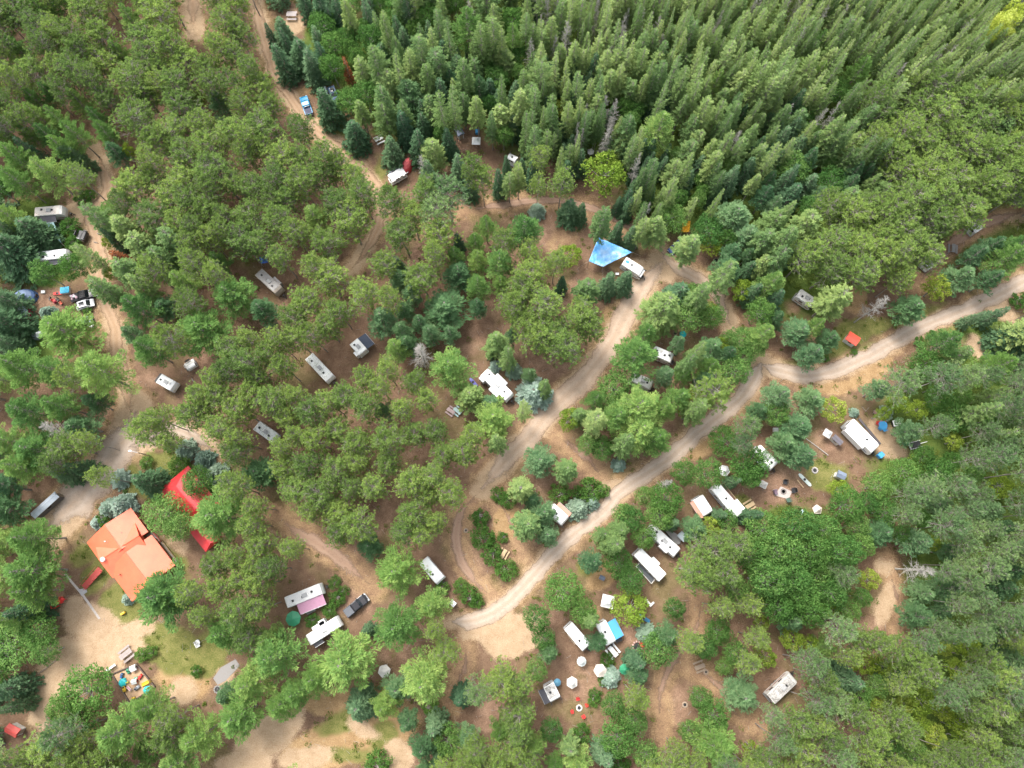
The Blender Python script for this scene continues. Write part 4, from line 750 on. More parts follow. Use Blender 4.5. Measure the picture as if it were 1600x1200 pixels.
def pickup(label, p1, p2, col, cover=None, cargo=None, wpx=None, lm=None, group='vehicles parked on the grounds'):
    c, L, ang = span(p1, p2, 1.2); c.z = 0; L = max(L, 5.2); o = link('pickup_truck', None, None, c, R_(ang)); tag(o, label, 'pickup truck', group)   # p2 is the bonnet end
    if lm: LM.append(((p1[0] + p2[0]) / 2, (p1[1] + p2[1]) / 2, lm))
    OCC.append((c.x, c.y, 2.6)); k = L / 5.8; a = L / 2
    part('body', [('x', [(-a, .5), (-a, 1.22), (-.75 * k, 1.24), (1.0 * k, 1.26), (a - .5, 1.18), (a - .1, 1.02), (a, .75), (a, .45)], -.97, .97, .08)], col, o)
    cb = part('cab', [('x', [(-.95 * k, 1.2), (-.85 * k, 1.68), (-.6 * k, 1.84), (.45 * k, 1.86), (.75 * k, 1.78), (1.35 * k, 1.22)], -.86, .86, .12)], col, o)
    part('windscreen', [('p', [(.80 * k, -.72), (1.34 * k, -.80), (1.34 * k, .80), (.80 * k, .72)], .03, [1.80, 1.29, 1.29, 1.80])], GLASS, cb)
    part('rear_window', [('b', -.93 * k, 0, 1.5, .06, 1.4, .34)], GLASS, cb)
    for s_ in (-1, 1):
        part('side_window', [('b', -.42 * k, s_ * .83, 1.52, .62, .06, .30), ('b', .36 * k, s_ * .83, 1.52, .66, .06, .30)], GLASS, cb)
        part('mirror', [('b', .95 * k, s_ * 1.08, 1.28, .14, .22, .2)], BLACK, o)
        part('headlight', [('b', a - .04, s_ * .72, .88, .12, .34, .2)], WHITE, o); part('tail_light', [('b', -a + .02, s_ * .86, .95, .08, .14, .4)], RED, o)
        for xx in (-a + 1.15, a - 1.05): wheel(o, xx, s_ * .86, .40, .27)
    part('load_bed', [('b', (-a - .98 * k) / 2, 0, 1.235, (a - .98 * k) - .12, 1.62, .05)] if cover else [('b', (-a - .98 * k) / 2, 0, 1.22, (a - .98 * k) - .16, 1.55, .04)], cover or BLACK, o)
    part('bumper', [('b', a + .05, 0, .6, .16, 1.8, .22), ('b', -a - .06, 0, .62, .16, 1.8, .2)], STEEL, o)
    return o
def car(label, p1, p2, col, lm=None, L=4.4, suv=.0, group='vehicles parked on the grounds', roofm=None):
    c, L0, ang = span(p1, p2, 1.1); c.z = 0; L = max(3.9, min(L0, 4.9)); o = link('parked_car', None, None, c, R_(ang)); tag(o, label, 'car', group)
    if lm: LM.append(((p1[0] + p2[0]) / 2, (p1[1] + p2[1]) / 2, lm))
    OCC.append((c.x, c.y, 2.2)); a = L / 2
    part('body', [('x', [(-a, .45), (-a + .02, .9), (-a + .25, 1.02), (a * .45, 1.0), (a - .35, .86), (a, .68), (a, .4)], -.88, .88, .1)], col, o)
    cb = part('cab', [('x', [(-a + .15, .98), (-a + .55, 1.40 + suv), (-a + 1.0, 1.5 + suv), (a * .12, 1.52 + suv), (a * .32, 1.42 + suv), (a * .66, .96)], -.76, .76, .14)], col, o)
    part('windscreen', [('p', [(a * .30, -.60), (a * .63, -.70), (a * .63, .70), (a * .30, .60)], .03, [1.47 + suv, 1.03, 1.03, 1.47 + suv])], GLASS, cb)
    part('sunroof', [('b', -a * .2, 0, 1.53 + suv, 1.2, .9, .03)], GLASS if roofm is None else roofm, cb)
    part('rear_window', [('p', [(-a + .27, -.62), (-a + .58, -.56), (-a + .58, .56), (-a + .27, .62)], .03, [1.13, 1.46 + suv, 1.46 + suv, 1.13])], GLASS, cb)
    for s_ in (-1, 1):
        part('side_window', [('b', -a * .25, s_ * .74, 1.24, L * .42, .05, .26)], GLASS, cb); part('mirror', [('b', a * .38, s_ * .98, 1.02, .12, .2, .14)], BLACK, o)
        part('headlight', [('b', a - .05, s_ * .62, .68, .12, .32, .14)], WHITE, o); part('tail_light', [('b', -a + .02, s_ * .70, .82, .06, .2, .2)], RED, o)
        for xx in (-a + .8, a - .8): wheel(o, xx, s_ * .80, .33, .2)
    part('bumper', [('b', a + .02, 0, .45, .12, 1.6, .18), ('b', -a - .02, 0, .5, .12, 1.6, .18)], BLACK, o)
    return o
def picnic(label, x, y, ang, mat=TANWOOD, s=1.0, lm=None, group='picnic tables on the campsites'):
    o = thing('picnic_table', label, 'picnic table', x, y, ang, group=group, lm=lm); o.scale = (s, s, s)
    part('table_top', [('b', 0, -.28 + k * .19, .75, 1.9, .17, .045) for k in range(4)], mat, o)
    for sd in (-1, 1): part('bench_seat', [('b', 0, sd * (.72 + k * .16), .44, 1.9, .14, .045) for k in (0, 1)], mat, o)
    for sd in (-1, 1): part('leg', [('t', (sd * .7, -.85, 0), (sd * .7, -.2, .73), .04), ('t', (sd * .7, .85, 0), (sd * .7, .2, .73), .04), ('t', (sd * .7, -.9, .40), (sd * .7, .9, .40), .035)], mat, o)
    return o
def chair(label, x, y, ang, mat, s=1.0, z=0, group='camp chairs', name='camp_chair'):
    o = thing(name, label, 'chair', x, y, ang, z=z, group=group); o.scale = (s, s, s)
    part('seat', [('b', 0, 0, .42, .55, .55, .05)], mat, o); part('backrest', [('b', -.30, 0, .74, .06, .55, .6)], mat, o)
    for sd in (-1, 1): part('armrest', [('b', .0, sd * .32, .62, .5, .09, .04)], mat, o)
    for sx in (-1, 1):
        for sy in (-1, 1): part('leg', [('t', (sx * .24, sy * .26, 0), (sx * .2, sy * .28, .42), .025)], STEEL if mat is not RED else mat, o)
    return o
def gazebo(label, x, y, rpx, mat, n=6, z1=3.0, lm=None, rot=.26, cat='gazebo', name='gazebo_tent', group=None, walls=True):
    o = thing(name, label, cat, x, y, 0, group=group, lm=lm, h=2.4); r = rpx * .87 * mpp(P(x, y, 2.4))
    part('canopy', [('n', 0, 0, n, r, 2.15, z1, rot)], mat, o)
    part('top_vent', [('n', 0, 0, n, r * .3, z1 + .04, z1 + .22, rot)], mat, o)
    for i in range(n):
        a = 2 * math.pi * i / n + rot; part('pole', [('t', (r * .95 * math.cos(a), r * .95 * math.sin(a), 0), (r * .95 * math.cos(a), r * .95 * math.sin(a), 2.15), .03)], STEEL, o)
    part('valance', [('t', (r * .99 * math.cos(2 * math.pi * i / n + rot), r * .99 * math.sin(2 * math.pi * i / n + rot), 2.1), (r * .99 * math.cos(2 * math.pi * (i + 1) / n + rot), r * .99 * math.sin(2 * math.pi * (i + 1) / n + rot), 2.1), .09) for i in range(n)], mat, o)
    return o
def umbrella(label, x, y, rpx, mat, lm=None, z=2.4):
    o = thing('patio_umbrella', label, 'umbrella', x, y, 0, h=z, lm=lm); r = rpx * mpp(P(x, y, z))
    part('canopy', [('n', 0, 0, 8, r, z - .5, z, .2)], mat, o); part('pole', [('t', (0, 0, 0), (0, 0, z + .1), .03)], STEEL, o); part('base', [('c', 0, 0, 0, .28, .1, .2)], BLACK, o); return o
def shed(label, p1, p2, wpx, roof, wall, h=2.2, rise=.5, lm=None, name='storage_shed', cat='shed', hip=0, group=None, over=.2, door=True):
    c, L, ang = span(p1, p2, h + rise / 2); c.z = 0; wm = wpx * mpp(P(*p1, h)); o = link(name, None, None, c, R_(ang)); tag(o, label, cat, group)
    if lm: LM.append(((p1[0] + p2[0]) / 2, (p1[1] + p2[1]) / 2, lm))
    OCC.append((c.x, c.y, max(L, wm) / 2)); a, y = L / 2 - over, wm / 2 - over
    part('wall', [('b', 0, 0, h / 2, 2 * a, 2 * y, h)] + ([('p', [(e * (a - .05), -y), (e * a, -y), (e * a, y), (e * (a - .05), y)], h - .02, h)] if 0 else []), wall, o)
    part('gable', [('x', [(-a + .02, h - .02), (-a + .03, h), (a - .03, h), (a - .02, h - .02)], -y, y, .01)], wall, o)
    part('roof', [('g', 0, 0, L, wm / 2, h - .02, h + rise, hip)], roof, o)
    part('ridge_cap', [('b', 0, 0, h + rise + .01, L - 2 * hip, .18, .05)], roof, o)
    if door:
        d_ = part('door', [('b', a + .0, 0, 1.0, .08, .85, 1.9)], WOOD, o); part('handle', [('b', a + .06, .3, 1.0, .04, .05, .15)], STEEL, d_)
        part('window', [('b', 0, -y, 1.4, .8, .08, .5)], GLASS, o)
    return o
def firepit(label, x, y, s=1.0, stones=WOOD, lm=None, group='fire pits of the campsites'):
    o = thing('fire_pit', label, 'fire pit', x, y, 0, group=group, lm=lm)
    part('stone_ring', [('s', .62 * s * math.cos(i * .571), .62 * s * math.sin(i * .571), .1, .17, .17, .14) for i in range(11)], stones, o)
    part('ash', [('c', 0, 0, 0, .48 * s, .05)], BLACK, o); return o
def box_thing(name, label, cat, x, y, ang, sx, sy, sz, mat, mat2, lm=None, group=None, z=0):
    """chest, bin, cooler: body, lid, handle"""
    o = thing(name, label, cat, x, y, ang, z=z, group=group, lm=lm)
    part('body', [('b', 0, 0, sz * .42, sx, sy, sz * .84)], mat2, o); part('lid', [('b', 0, 0, sz * .92, sx * 1.05, sy * 1.05, sz * .15)], mat, o); part('handle', [('t', (-sx * .2, sy * .53, sz * .8), (sx * .2, sy * .53, sz * .8), .02)], BLACK, o); return o
def tent(label, x, y, ang, lx, ly, h, mat, fly=None, lm=None, group=None):
    o = thing('dome_tent', label, 'tent', x, y, ang, group=group, lm=lm, h=h * .5); V = []; n, m_ = 12, 5
    part('canopy', [('s', 0, 0, .02, lx / 2, ly / 2, h)], mat, o)
    part('fly_sheet', [('s', 0, 0, h * .35, lx * .40, ly * .42, h * .72)], fly or mat, o)
    part('door_flap', [('b', lx * .47, 0, h * .3, .06, .8, h * .5, 0)], BLACK, o)
    for e in (-1, 1): part('tent_pole', [('t', (-lx / 2, e * ly / 2 * .6, .02), (0, e * .2, h * 1.08), .025), ('t', (lx / 2, e * ly / 2 * .6, .02), (0, e * .2, h * 1.08), .025)], BLACK, o)
    return o
# ---------------------------------------------------------------- buildings
def metal_roof(name, col, scale=1.7, seam=.05):
    m, t, b = nm(name); tc = N(t, 'ShaderNodeTexCoord'); O = tc.outputs['Object']
    n1 = noise(t, .5, 4, .6, O); n2 = noise(t, 5, 5, .7, O)
    f = mth(t, 'ADD', mth(t, 'MULTIPLY', n1.outputs[0], .6), mth(t, 'MULTIPLY', n2.outputs[0], .4))
    r = ramp(t, [(.3, [v * .78 for v in col]), (.55, col), (.75, [min(1, v * 1.12 + .02) for v in col])], f)
    t.links.new(r.outputs[0], b.inputs['Base Color']); b.inputs['Roughness'].default_value = .45
    st_ = N(t, 'ShaderNodeMapping'); st_.inputs['Scale'].default_value = (3.5, .35, 1) if seam > 0 else (.35, 3.5, 1); t.links.new(O, st_.inputs[0]); n3 = noise(t, 1.0, 5, .7, st_.outputs[0])
    c_ = mixc(t, mth(t, 'MULTIPLY', ramp(t, [(.5, (0, 0, 0)), (.75, (1, 1, 1))], n3.outputs[0]).outputs[0], .45), r.outputs[0], [v * .55 + .05 for v in col])
    wv = N(t, 'ShaderNodeTexWave'); wv.bands_direction = 'Y' if seam > 0 else 'X'; wv.inputs['Scale'].default_value = scale; t.links.new(O, wv.inputs['Vector'])
    bp = N(t, 'ShaderNodeBump'); bp.inputs['Strength'].default_value = .3; bp.inputs['Distance'].default_value = .05
    c_ = mixc(t, mth(t, 'MULTIPLY', ramp(t, [(.86, (0, 0, 0)), (.95, (1, 1, 1))], wv.outputs['Fac']).outputs[0], .35), c_, [v * .5 for v in col]); t.links.new(c_, b.inputs['Base Color']); t.links.new(wv.outputs['Fac'], bp.inputs['Height']); t.links.new(bp.outputs[0], b.inputs['Normal'])
    return m
OR = metal_roof('orange_metal_roof', (.86, .155, .072)); RR_ = metal_roof('red_metal_roof', (.56, .03, .032)); LOGW = paint('log_wall', (.26, .13, .06), .8, dirt=.3, scale=5)
c0, _, hang = span((162, 822), (187, 855), 4.6)
house = link('orange_roofed_house', None, None, Vector((c0.x, c0.y, 0)), R_(hang)); tag(house, 'large house with bright orange metal cross-gabled roof beside the driveway', 'house'); LM.append((200, 862, 'the orange-roofed house'))
def loc(px, py, z):   # survey picture -> local coords of an object
    v = P(px, py, z) - Vector((house.location.x, house.location.y, 0)); c, s = math.cos(-R_(hang)), math.sin(-R_(hang)); return (v.x * c - v.y * s, v.x * s + v.y * c)
def gab(p1, p2, hw, ze, zr, cross=False):
    a, b_ = loc(*p1, zr), loc(*p2, zr); cx, cy = (a[0] + b_[0]) / 2, (a[1] + b_[1]) / 2; L = math.hypot(b_[0] - a[0], b_[1] - a[1]); an = math.atan2(b_[1] - a[1], b_[0] - a[0])
    V, F = shp(('g', 0, 0, L, hw, ze, zr, 0)); c, s = math.cos(an), math.sin(an)
    return [(cx + x * c - y * s, cy + x * s + y * c, z) for x, y, z in V], F, (cx, cy, L, hw, an)
def raw(name, VF, mat, par):
    V, F = [], []
    for v, f in VF: n = len(V); V += v; F += [[i + n for i in q] for q in f]
    me = bpy.data.meshes.new(name); me.from_pydata(V, [], F); me.materials.append(mat); me.update(); return link(name, me, par)
gs = [gab((163, 820), (190, 858), 5.3, 3.0, 4.7), gab((155, 876), (217, 837), 4.1, 2.98, 4.55), gab((196, 863), (233, 912), 5.2, 3.03, 4.9)]
rf = raw('roof', [(g[0], g[1]) for g in gs], OR, house)
def wallbox(g, z, ins=.45):
    cx, cy, L, hw, an = g[2]; return shp(('b', cx, cy, z / 2, L - 2 * ins, 2 * (hw - ins), z, math.degrees(an)))
raw('wall', [wallbox(gs[0], 2.93), wallbox(gs[1], 2.90), wallbox(gs[2], 2.96)], LOGW, house)
for g in gs:
    cx, cy, L, hw, an = g[2]; c, s = math.cos(an), math.sin(an)
    raw('gable', [([(cx + x * c - y * s, cy + x * s + y * c, z) for x, y, z in [(e * (L / 2 - .5), -hw + .5, 2.9), (e * (L / 2 - .5), hw - .5, 2.9), (e * (L / 2 - .5), 0, g[0][4][2] - .22), (e * (L / 2 - .6), -hw + .5, 2.9), (e * (L / 2 - .6), hw - .5, 2.9), (e * (L / 2 - .6), 0, g[0][4][2] - .22)]], [[0, 1, 2], [3, 5, 4]]) for e in (-1, 1)], LOGW, house)
    a = g[0][4]; b_ = g[0][5]; part('ridge_cap', [('t', (a[0], a[1], a[2] + .0), (b_[0], b_[1], b_[2] + .0), .09)], paint('dark_orange_trim', (.60, .12, .05), .5), rf)
    for e in (-1, 1):
        for q in (-.25, .25):
            wx, wy = cx + (L * q) * c - e * (hw - .46) * -s * -1, cy + (L * q) * s + e * (hw - .46) * c
            part('window', [('b', cx + L * q * c - e * (hw - .45) * s, cy + L * q * s + e * (hw - .45) * c, 1.7, 1.2, .12, 1.0, math.degrees(an))], GLASS, house)
x_, y_ = loc(160, 874, 5.0); ch = part('chimney', [('c', x_, y_, 2.5, .35, 2.4), ('c', x_, y_, 4.9, .45, .15)], WHITE, house)
for (qx, qy) in ((164, 846), (168, 847), (190, 832), (211, 872), (183, 861), (186, 898)):
    x_, y_ = loc(qx, qy, 4.2); part('roof_pipe', [('c', x_, y_, 3.3, .12, 1.0)], WHITE if qx == 164 else paint('rust', (.25, .12, .07)), house)
# decks of the house
def slab(name, label, cat, pts, z0, z1, mat, parts=(), lm=None):
    c = P(*pts[0]); o = link(name, None, None, Vector((c.x, c.y, 0))); tag(o, label, cat)
    q = [tuple((P(x, y, z1) - Vector((c.x, c.y, z1)))[:2]) for x, y in pts]; ar = sum(q[i][0] * q[(i + 1) % len(q)][1] - q[(i + 1) % len(q)][0] * q[i][1] for i in range(len(q)))
    if ar < 0: q = q[::-1]
    part('deck_floor' if 'deck' in name else 'surface', [('p', q, z0, z1)], mat, o)
    if lm: LM.append((sum(p[0] for p in pts) / len(pts), sum(p[1] for p in pts) / len(pts), lm))
    return o, q
def rail(o, pts, z, mat, h=.95, name='railing', org=None, step=1.6):
    org = org or o.location; q = [(P(x, y, z + h) - Vector((org[0], org[1], z + h))) for x, y in pts]; sh = []
    for a, b_ in zip(q, q[1:]):
        n = max(1, int((b_ - a).length / step)); sh += [('t', (a.x, a.y, z + h), (b_.x, b_.y, z + h), .06), ('t', (a.x, a.y, z + h * .5), (b_.x, b_.y, z + h * .5), .035)]
        for k in range(n + 1): p = a.lerp(b_, k / n); sh.append(('t', (p.x, p.y, 0), (p.x, p.y, z + h), .05))
    return part(name, sh, mat, o)
DKRED = paint('dark_red_paint', (.35, .06, .045), .7, dirt=.3)
o, q = slab('wooden_deck', 'long grey board deck with dark red railing beside the orange-roofed house', 'deck', [(203, 803), (212, 800), (250, 845), (241, 853), (214, 834), (213, 826)], .3, .55, GREYDECK)
rail(o, [(209, 799), (250, 845), (242, 854)], .55, DKRED)
o, q = slab('wooden_deck', 'lower grey deck with pale plank edge east of the orange-roofed house', 'deck', [(242, 856), (252, 847), (277, 878), (262, 884)], .15, .35, GREYDECK)
rail(o, [(253, 846), (278, 878)], .3, TANWOOD, .5)
# red roofed house
c1, _, ha = span((272, 757), (312, 806), 4.2); h2 = link('red_roofed_house', None, None, Vector((c1.x, c1.y, 0)), R_(ha)); tag(h2, 'house with vivid red metal roof half hidden beneath a big pine', 'house'); LM.append((288, 775, 'the red-roofed house'))
part('roof', [('g', -.6, .2, 10.8, 3.9, 2.9, 4.3, 2.2), ('g', 6.4, -2.0, 8.0, 1.9, 2.65, 3.4, .5)], RR_, h2)
part('wall', [('b', -.6, .2, 1.42, 9.8, 6.9, 2.84), ('b', 6.4, -2.0, 1.28, 7.2, 3.2, 2.56)], LOGW, h2)
part('ridge_cap', [('b', -.6, .2, 4.31, 6.4, .2, .06), ('b', 6.4, -2.0, 3.41, 7.0, .2, .06)], RR_, h2)
for xx in (-3.5, -1, 1.5): part('window', [('b', xx, -3.26, 1.6, 1.1, .1, .9)], GLASS, h2)
dd_ = part('door', [('b', 3.2, -3.26, 1.05, .9, .1, 2.0)], DKRED, h2); part('handle', [('b', 3.5, -3.34, 1.0, .06, .06, .15)], STEEL, dd_)
shed('long pale metal-roofed lean-to with dark front beside the driveway', (50, 806), (88, 772), 12, metal_roof('pale_blue_metal', (.55, .60, .66)), paint('dark_boards', (.10, .09, .085), .8), 2.4, .35, lm='the long pale-roofed lean-to', name='lean_to', cat='lean-to')
shed('tiny red-roofed booth standing on grass above the gravel road', (1325, 523), (1342, 534), 16, paint('orange_red_roof', (.72, .09, .05), .5), WHITE2, 2.0, .35, lm='the tiny red-roofed booth', name='booth', cat='booth')
shed('small hut with red and white roof at the edge of the sandy yard', (9, 1137), (27, 1147), 14, paint('faded_red_roof', (.50, .05, .04), .6, dirt=.5), WHITE2, 2.0, .5, lm='the red and white hut', name='garden_hut', cat='hut')
shed('slate-blue roofed shed beside a campsite under the spruces', (713, 196), (721, 210), 11, paint('slate_blue', (.20, .24, .32), .6), WHITE2, 2.1, .4, lm='the slate-blue shed')
shed('dark grey roofed shed by the white canopy near the big trailer', (1303, 681), (1316, 693), 9, paint('dark_purple_grey', (.13, .12, .14), .7), WHITE2, 2.0, .3, lm='the dark grey shed')
shed('blue-grey roofed shed with white end under wispy pines', (1309, 739), (1322, 745), 11, paint('blue_grey', (.17, .21, .28), .6), WHITE, 2.0, .4, lm='the blue-grey shed')
shed('tiny grey shed beside the gravel road above the white canopy', (937, 901), (945, 905), 7, paint('solar_grey', (.15, .18, .24), .3), WHITE2, 1.9, .25, lm='the tiny grey shed')
shed('glass-sided garden shed with pale grey roof at the deck end', (1062, 833), (1072, 843), 11, paint('pale_grey_roof', (.42, .48, .50), .4), GREYDECK, 2.1, .3, lm='the pale grey garden shed')
shed('small white shed under pine boughs at the main road end', (704, 940), (711, 946), 8, WHITE, WHITE2, 2.0, .3, lm='the small white shed')
# ---------------------------------------------------------------- trailers
AWN_S = paint('salmon_awning', (.66, .30, .22), .8, dirt=.15); AWN_P = paint('mauve_awning', (.50, .26, .37), .8, dirt=.3); AWN_N = paint('navy_awning', (.035, .05, .085), .7, dirt=.1); AWN_B = paint('bright_blue_awning', (.07, .33, .62), .7, dirt=.15); AWN_G = paint('charcoal_awning', (.07, .07, .085), .8)
TANB = paint('tan_siding', (.42, .36, .30), .6, dirt=.4); BLU = paint('sky_blue_pad', (.05, .32, .62), .6)
trailer('old off-white trailer with brown-stained roof and dark awning', (53, 331), (98, 327), 14, STAIN, WHITE2, 'the brown-stained trailer', awn=(-1, -.1, 3.6, 1.4, AWN_G), vents=2, seed=1)
trailer('long clean white trailer with dark rounded nose beside yellowish trees', (55, 401), (104, 395), 12, lm='the long white trailer below it', vents=2, awn=(-1, .1, 3.2, .9, AWN_G), ac=False, seed=2)
LM[-1] = (LM[-1][0], LM[-1][1], 'the round-nosed white trailer')
trailer('grey-tan roofed trailer between red pines beside a blue tarp scrap', (403, 424), (436, 454), 15, GREYR, TANB, 'the grey-tan trailer', slides=((1, .35, 2.2, .5),), seed=3)
trailer('long trailer speckled with pine needles, charcoal awning at its end', (482, 556), (516, 592), 13, SPECK, WHITE, 'the needle-speckled trailer', seed=4, vents=3)
trailer('short boxy white trailer with navy awning on its side', (552, 533), (567, 550), 16, lm='the trailer with navy awning', awn=(1, 0, 3.2, 2.0, AWN_N), front=False, vents=2, seed=5, slides=((-1, .5, 1.0, .5),))
trailer('white trailer half hidden by red pine crowns', (400, 664), (430, 685), 12, SPECK, WHITE, 'the half-hidden pinewood trailer', seed=6)
trailer('white trailer with black nose by the dirt fork left of the plantation', (247, 590), (271, 604), 13, WHITE, WHITE, 'the black-nosed trailer', seed=7, darkcap=True)
trailer('large white fifth wheel with three slide-outs beside a round blue spruce', (756, 581), (797, 621), 17, lm='the fifth wheel with slide-outs', slides=((1, -.05, 3.0, .7), (-1, .15, 2.4, .7), (-1, -.8, 1.3, .5)), vents=4, seed=8, name='fifth_wheel_trailer')
trailer('white trailer with salmon awning under trees beside two blue spruces', (860, 793), (884, 815), 18, lm='the trailer with salmon awning', awn=(1, .1, 3.4, 1.0, AWN_S), vents=1, seed=9, ac=False)
trailer('slim white trailer with three dark roof vents under the big pine', (1021, 547), (1052, 560), 11, lm='the slim three-vent trailer', vents=4, ac=False, seed=10)
trailer('grey-white trailer mostly covered by pine boughs with black end', (988, 588), (1020, 602), 14, WHITE2, WHITE2, 'the bough-covered trailer', darkcap=True, seed=11)
trailer('white motorhome with blue hatch parked beside the big blue tarp', (975, 407), (1004, 425), 12, lm='the white motorhome', name='motorhome', vents=1, ac=False, seed=12, group=None, cat='motorhome')
o = bpy.data.objects['motorhome']; part('blue_hatch', [('b', -1.6, .1, 3.2, .8, .6, .1)], BLU, o); part('cab', [('b', 2.4, 0, 1.5, .5, 2.0, 1.4)], WHITE, o)
trailer('small white trailer tucked under the trees near the dead birch', (1248, 457), (1273, 474), 10, WHITE2, WHITE, 'the trailer near the dead birch', seed=13, vents=2)
trailer('very large white trailer with blue cover at its tail on sand', (1328, 660), (1370, 703), 19, lm='the very large white trailer', slides=((-1, -.2, 5.0, .6),), vents=2, seed=14, name='park_trailer', ac=False, pipes=2)
o = bpy.data.objects['park_trailer']; part('rear_box', [('b', -5.6 * -1, .9, .7, 1.0, 1.2, 1.1)], BLU, o)
trailer('white trailer with row of black roof vents and black tail', (1183, 700), (1212, 729), 14, lm='the trailer with black tail', vents=4, ac=True, seed=15, awn=(-1, .2, 2.5, .8, paint('pale_green_awning', (.35, .45, .40), .8)))
o = bpy.data.objects['travel_trailer.010'] if 'travel_trailer.010' in bpy.data.objects else None
trailer('wide white trailer with pink awning along its lower side', (1091, 777), (1108, 804), 18, lm='the trailer with pink awning', awn=(-1, 0, 3.8, .7, AWN_S), vents=1, ac=False, seed=16)
trailer('long narrow white trailer with brown deck along its side', (1118, 760), (1157, 806), 11, lm='the long narrow trailer', vents=1, seed=17, slides=((1, .55, 2.4, .7),), ac=False)
trailer('white trailer with grey deck beside a garden shed', (1016, 825), (1060, 865), 11, lm='the trailer with grey deck', vents=3, seed=18, slides=((-1, .25, 2.0, .4),))
trailer('wide plain white trailer with small side pod and tangled lattice deck', (996, 862), (1036, 903), 15, lm='the wide plain trailer', vents=0, seed=19, slides=((1, .1, 1.8, .5),), ac=False, front=False)
trailer('white trailer under branches with wooden step platform', (888, 978), (918, 1013), 12, lm='the leaf-shaded trailer', vents=2, seed=20, ac=False)
trailer('white trailer with bright blue awning beside a charcoal grill', (939, 973), (956, 1007), 12, lm='the trailer with blue awning', vents=1, seed=21, awn=(1, .05, 3.6, 1.9, AWN_B), ac=False)
trailer('slim white trailer partly under a red pine near the young pines', (661, 875), (689, 908), 12, lm='the slim white trailer by the loop track', vents=2, seed=22, ac=False)
LM[-1] = (LM[-1][0], LM[-1][1], 'the slim trailer by the loop')
trailer('white needle-dusted trailer with mauve awning beside green umbrella', (446, 942), (503, 919), 12, speckled('dusted', (.68, .67, .65), .35, (.3, .3, .25)), WHITE, 'the trailer with mauve awning', awn=(-1, .2, 5.4, 2.1, AWN_P), seed=23)
trailer('long white trailer with stepped side below the hedge and pickup', (481, 1001), (530, 970), 12, lm='the trailer below the hedge', slides=((1, -.15, 2.6, .6), (1, .1, 1.2, .9)), seed=24, vents=2, hitch=False, awn=(-1, -.6, 2.0, .8, AWN_G))
trailer('mottled grey trailer alone among olive pines', (1205, 1093), (1242, 1058), 17, SPECK2, WHITE2, 'the mottled grey trailer', seed=25, vents=2)
trailer('tiny white folding camper under a pine near the dirt fork', (294, 564), (300, 574), 12, WHITE2, lm='the tiny folding camper', vents=0, ac=False, H=1.7, front=False, seed=26, cat='camper', name='folding_camper', group=None)
trailer('twin-roofed white folding camper below the red tent', (609, 279), (632, 266), 15, WHITE, lm='the twin-roofed camper', vents=0, ac=False, H=2.0, front=False, seed=27, cat='camper', name='folding_camper', group=None, awn=(1, 0, 2.5, .8, AWN_N))
trailer('white trailer corner under the wood edge beside a brown path', (798, 250), (804, 240), 14, WHITE, lm='the wood-edge trailer', vents=1, ac=False, seed=28, H=2.6)
trailer('pale blue-white trailer hidden by a row of olive pines', (1520, 358), (1534, 348), 9, WHITE2, lm='the pine-row trailer', vents=1, ac=False, seed=29, H=2.6)
trailer('grey trailer glimpsed between young pines by reddish ground', (1448, 415), (1458, 406), 9, GREYR, lm='the glimpsed grey trailer', vents=0, ac=False, seed=30, H=2.5)
trailer('greyish camper under yellow-green pines beside blue umbrella', (857, 1070), (869, 1095), 14, SPECK2, lm='the greyish shaded camper', vents=1, seed=31, H=2.7, ac=False, awn=(-1, 0, 2.8, 1.2, AWN_G))
# side decks
def deck(label, pts, z, mat, r=None, rm=WOOD):
    o, q = slab('wooden_deck', label, 'deck', pts, z - .15, z, mat)
    if r: rail(o, r, z, rm, .8)
deck('narrow brown deck along the long narrow trailer', [(1126, 757), (1131, 755), (1163, 797), (1158, 800)], .6, paint('brown_deck', (.28, .17, .13), .9), [(1131, 755), (1164, 797)], TANWOOD)
deck('grey board deck between trailer and garden shed', [(1036, 826), (1042, 824), (1066, 840), (1062, 850), (1054, 852)], .55, GREYDECK, [(1036, 826), (1055, 850)], BLACK)
deck('cluttered charcoal deck with pale railing below the wide plain trailer', [(994, 885), (1000, 880), (1026, 902), (1017, 911)], .5, paint('charcoal_deck', (.10, .11, .12), .9), [(994, 885), (1000, 879), (1026, 902), (1018, 912), (994, 885)], WHITE2)
deck('weathered step platform along the leaf-shaded trailer', [(886, 992), (889, 990), (901, 1006), (898, 1008)], .35, WOOD)
deck('dirty pale deck under the mauve awning', [(476, 955), (490, 948), (494, 954), (480, 961)], .3, GREYDECK)
deck('thin dark walkway along the very large trailer', [(1341, 655), (1344, 653), (1377, 693), (1374, 695)], .3, paint('dark_walk', (.08, .07, .08), .9))
o, q = slab('paved_patio', 'pale square stone patio with dark chairs round a fire pit', 'patio', [(1210, 774), (1220, 760), (1238, 768), (1232, 780)], 0, .05, paint('pale_pavers', (.46, .40, .37), .9, dirt=.5, scale=4))
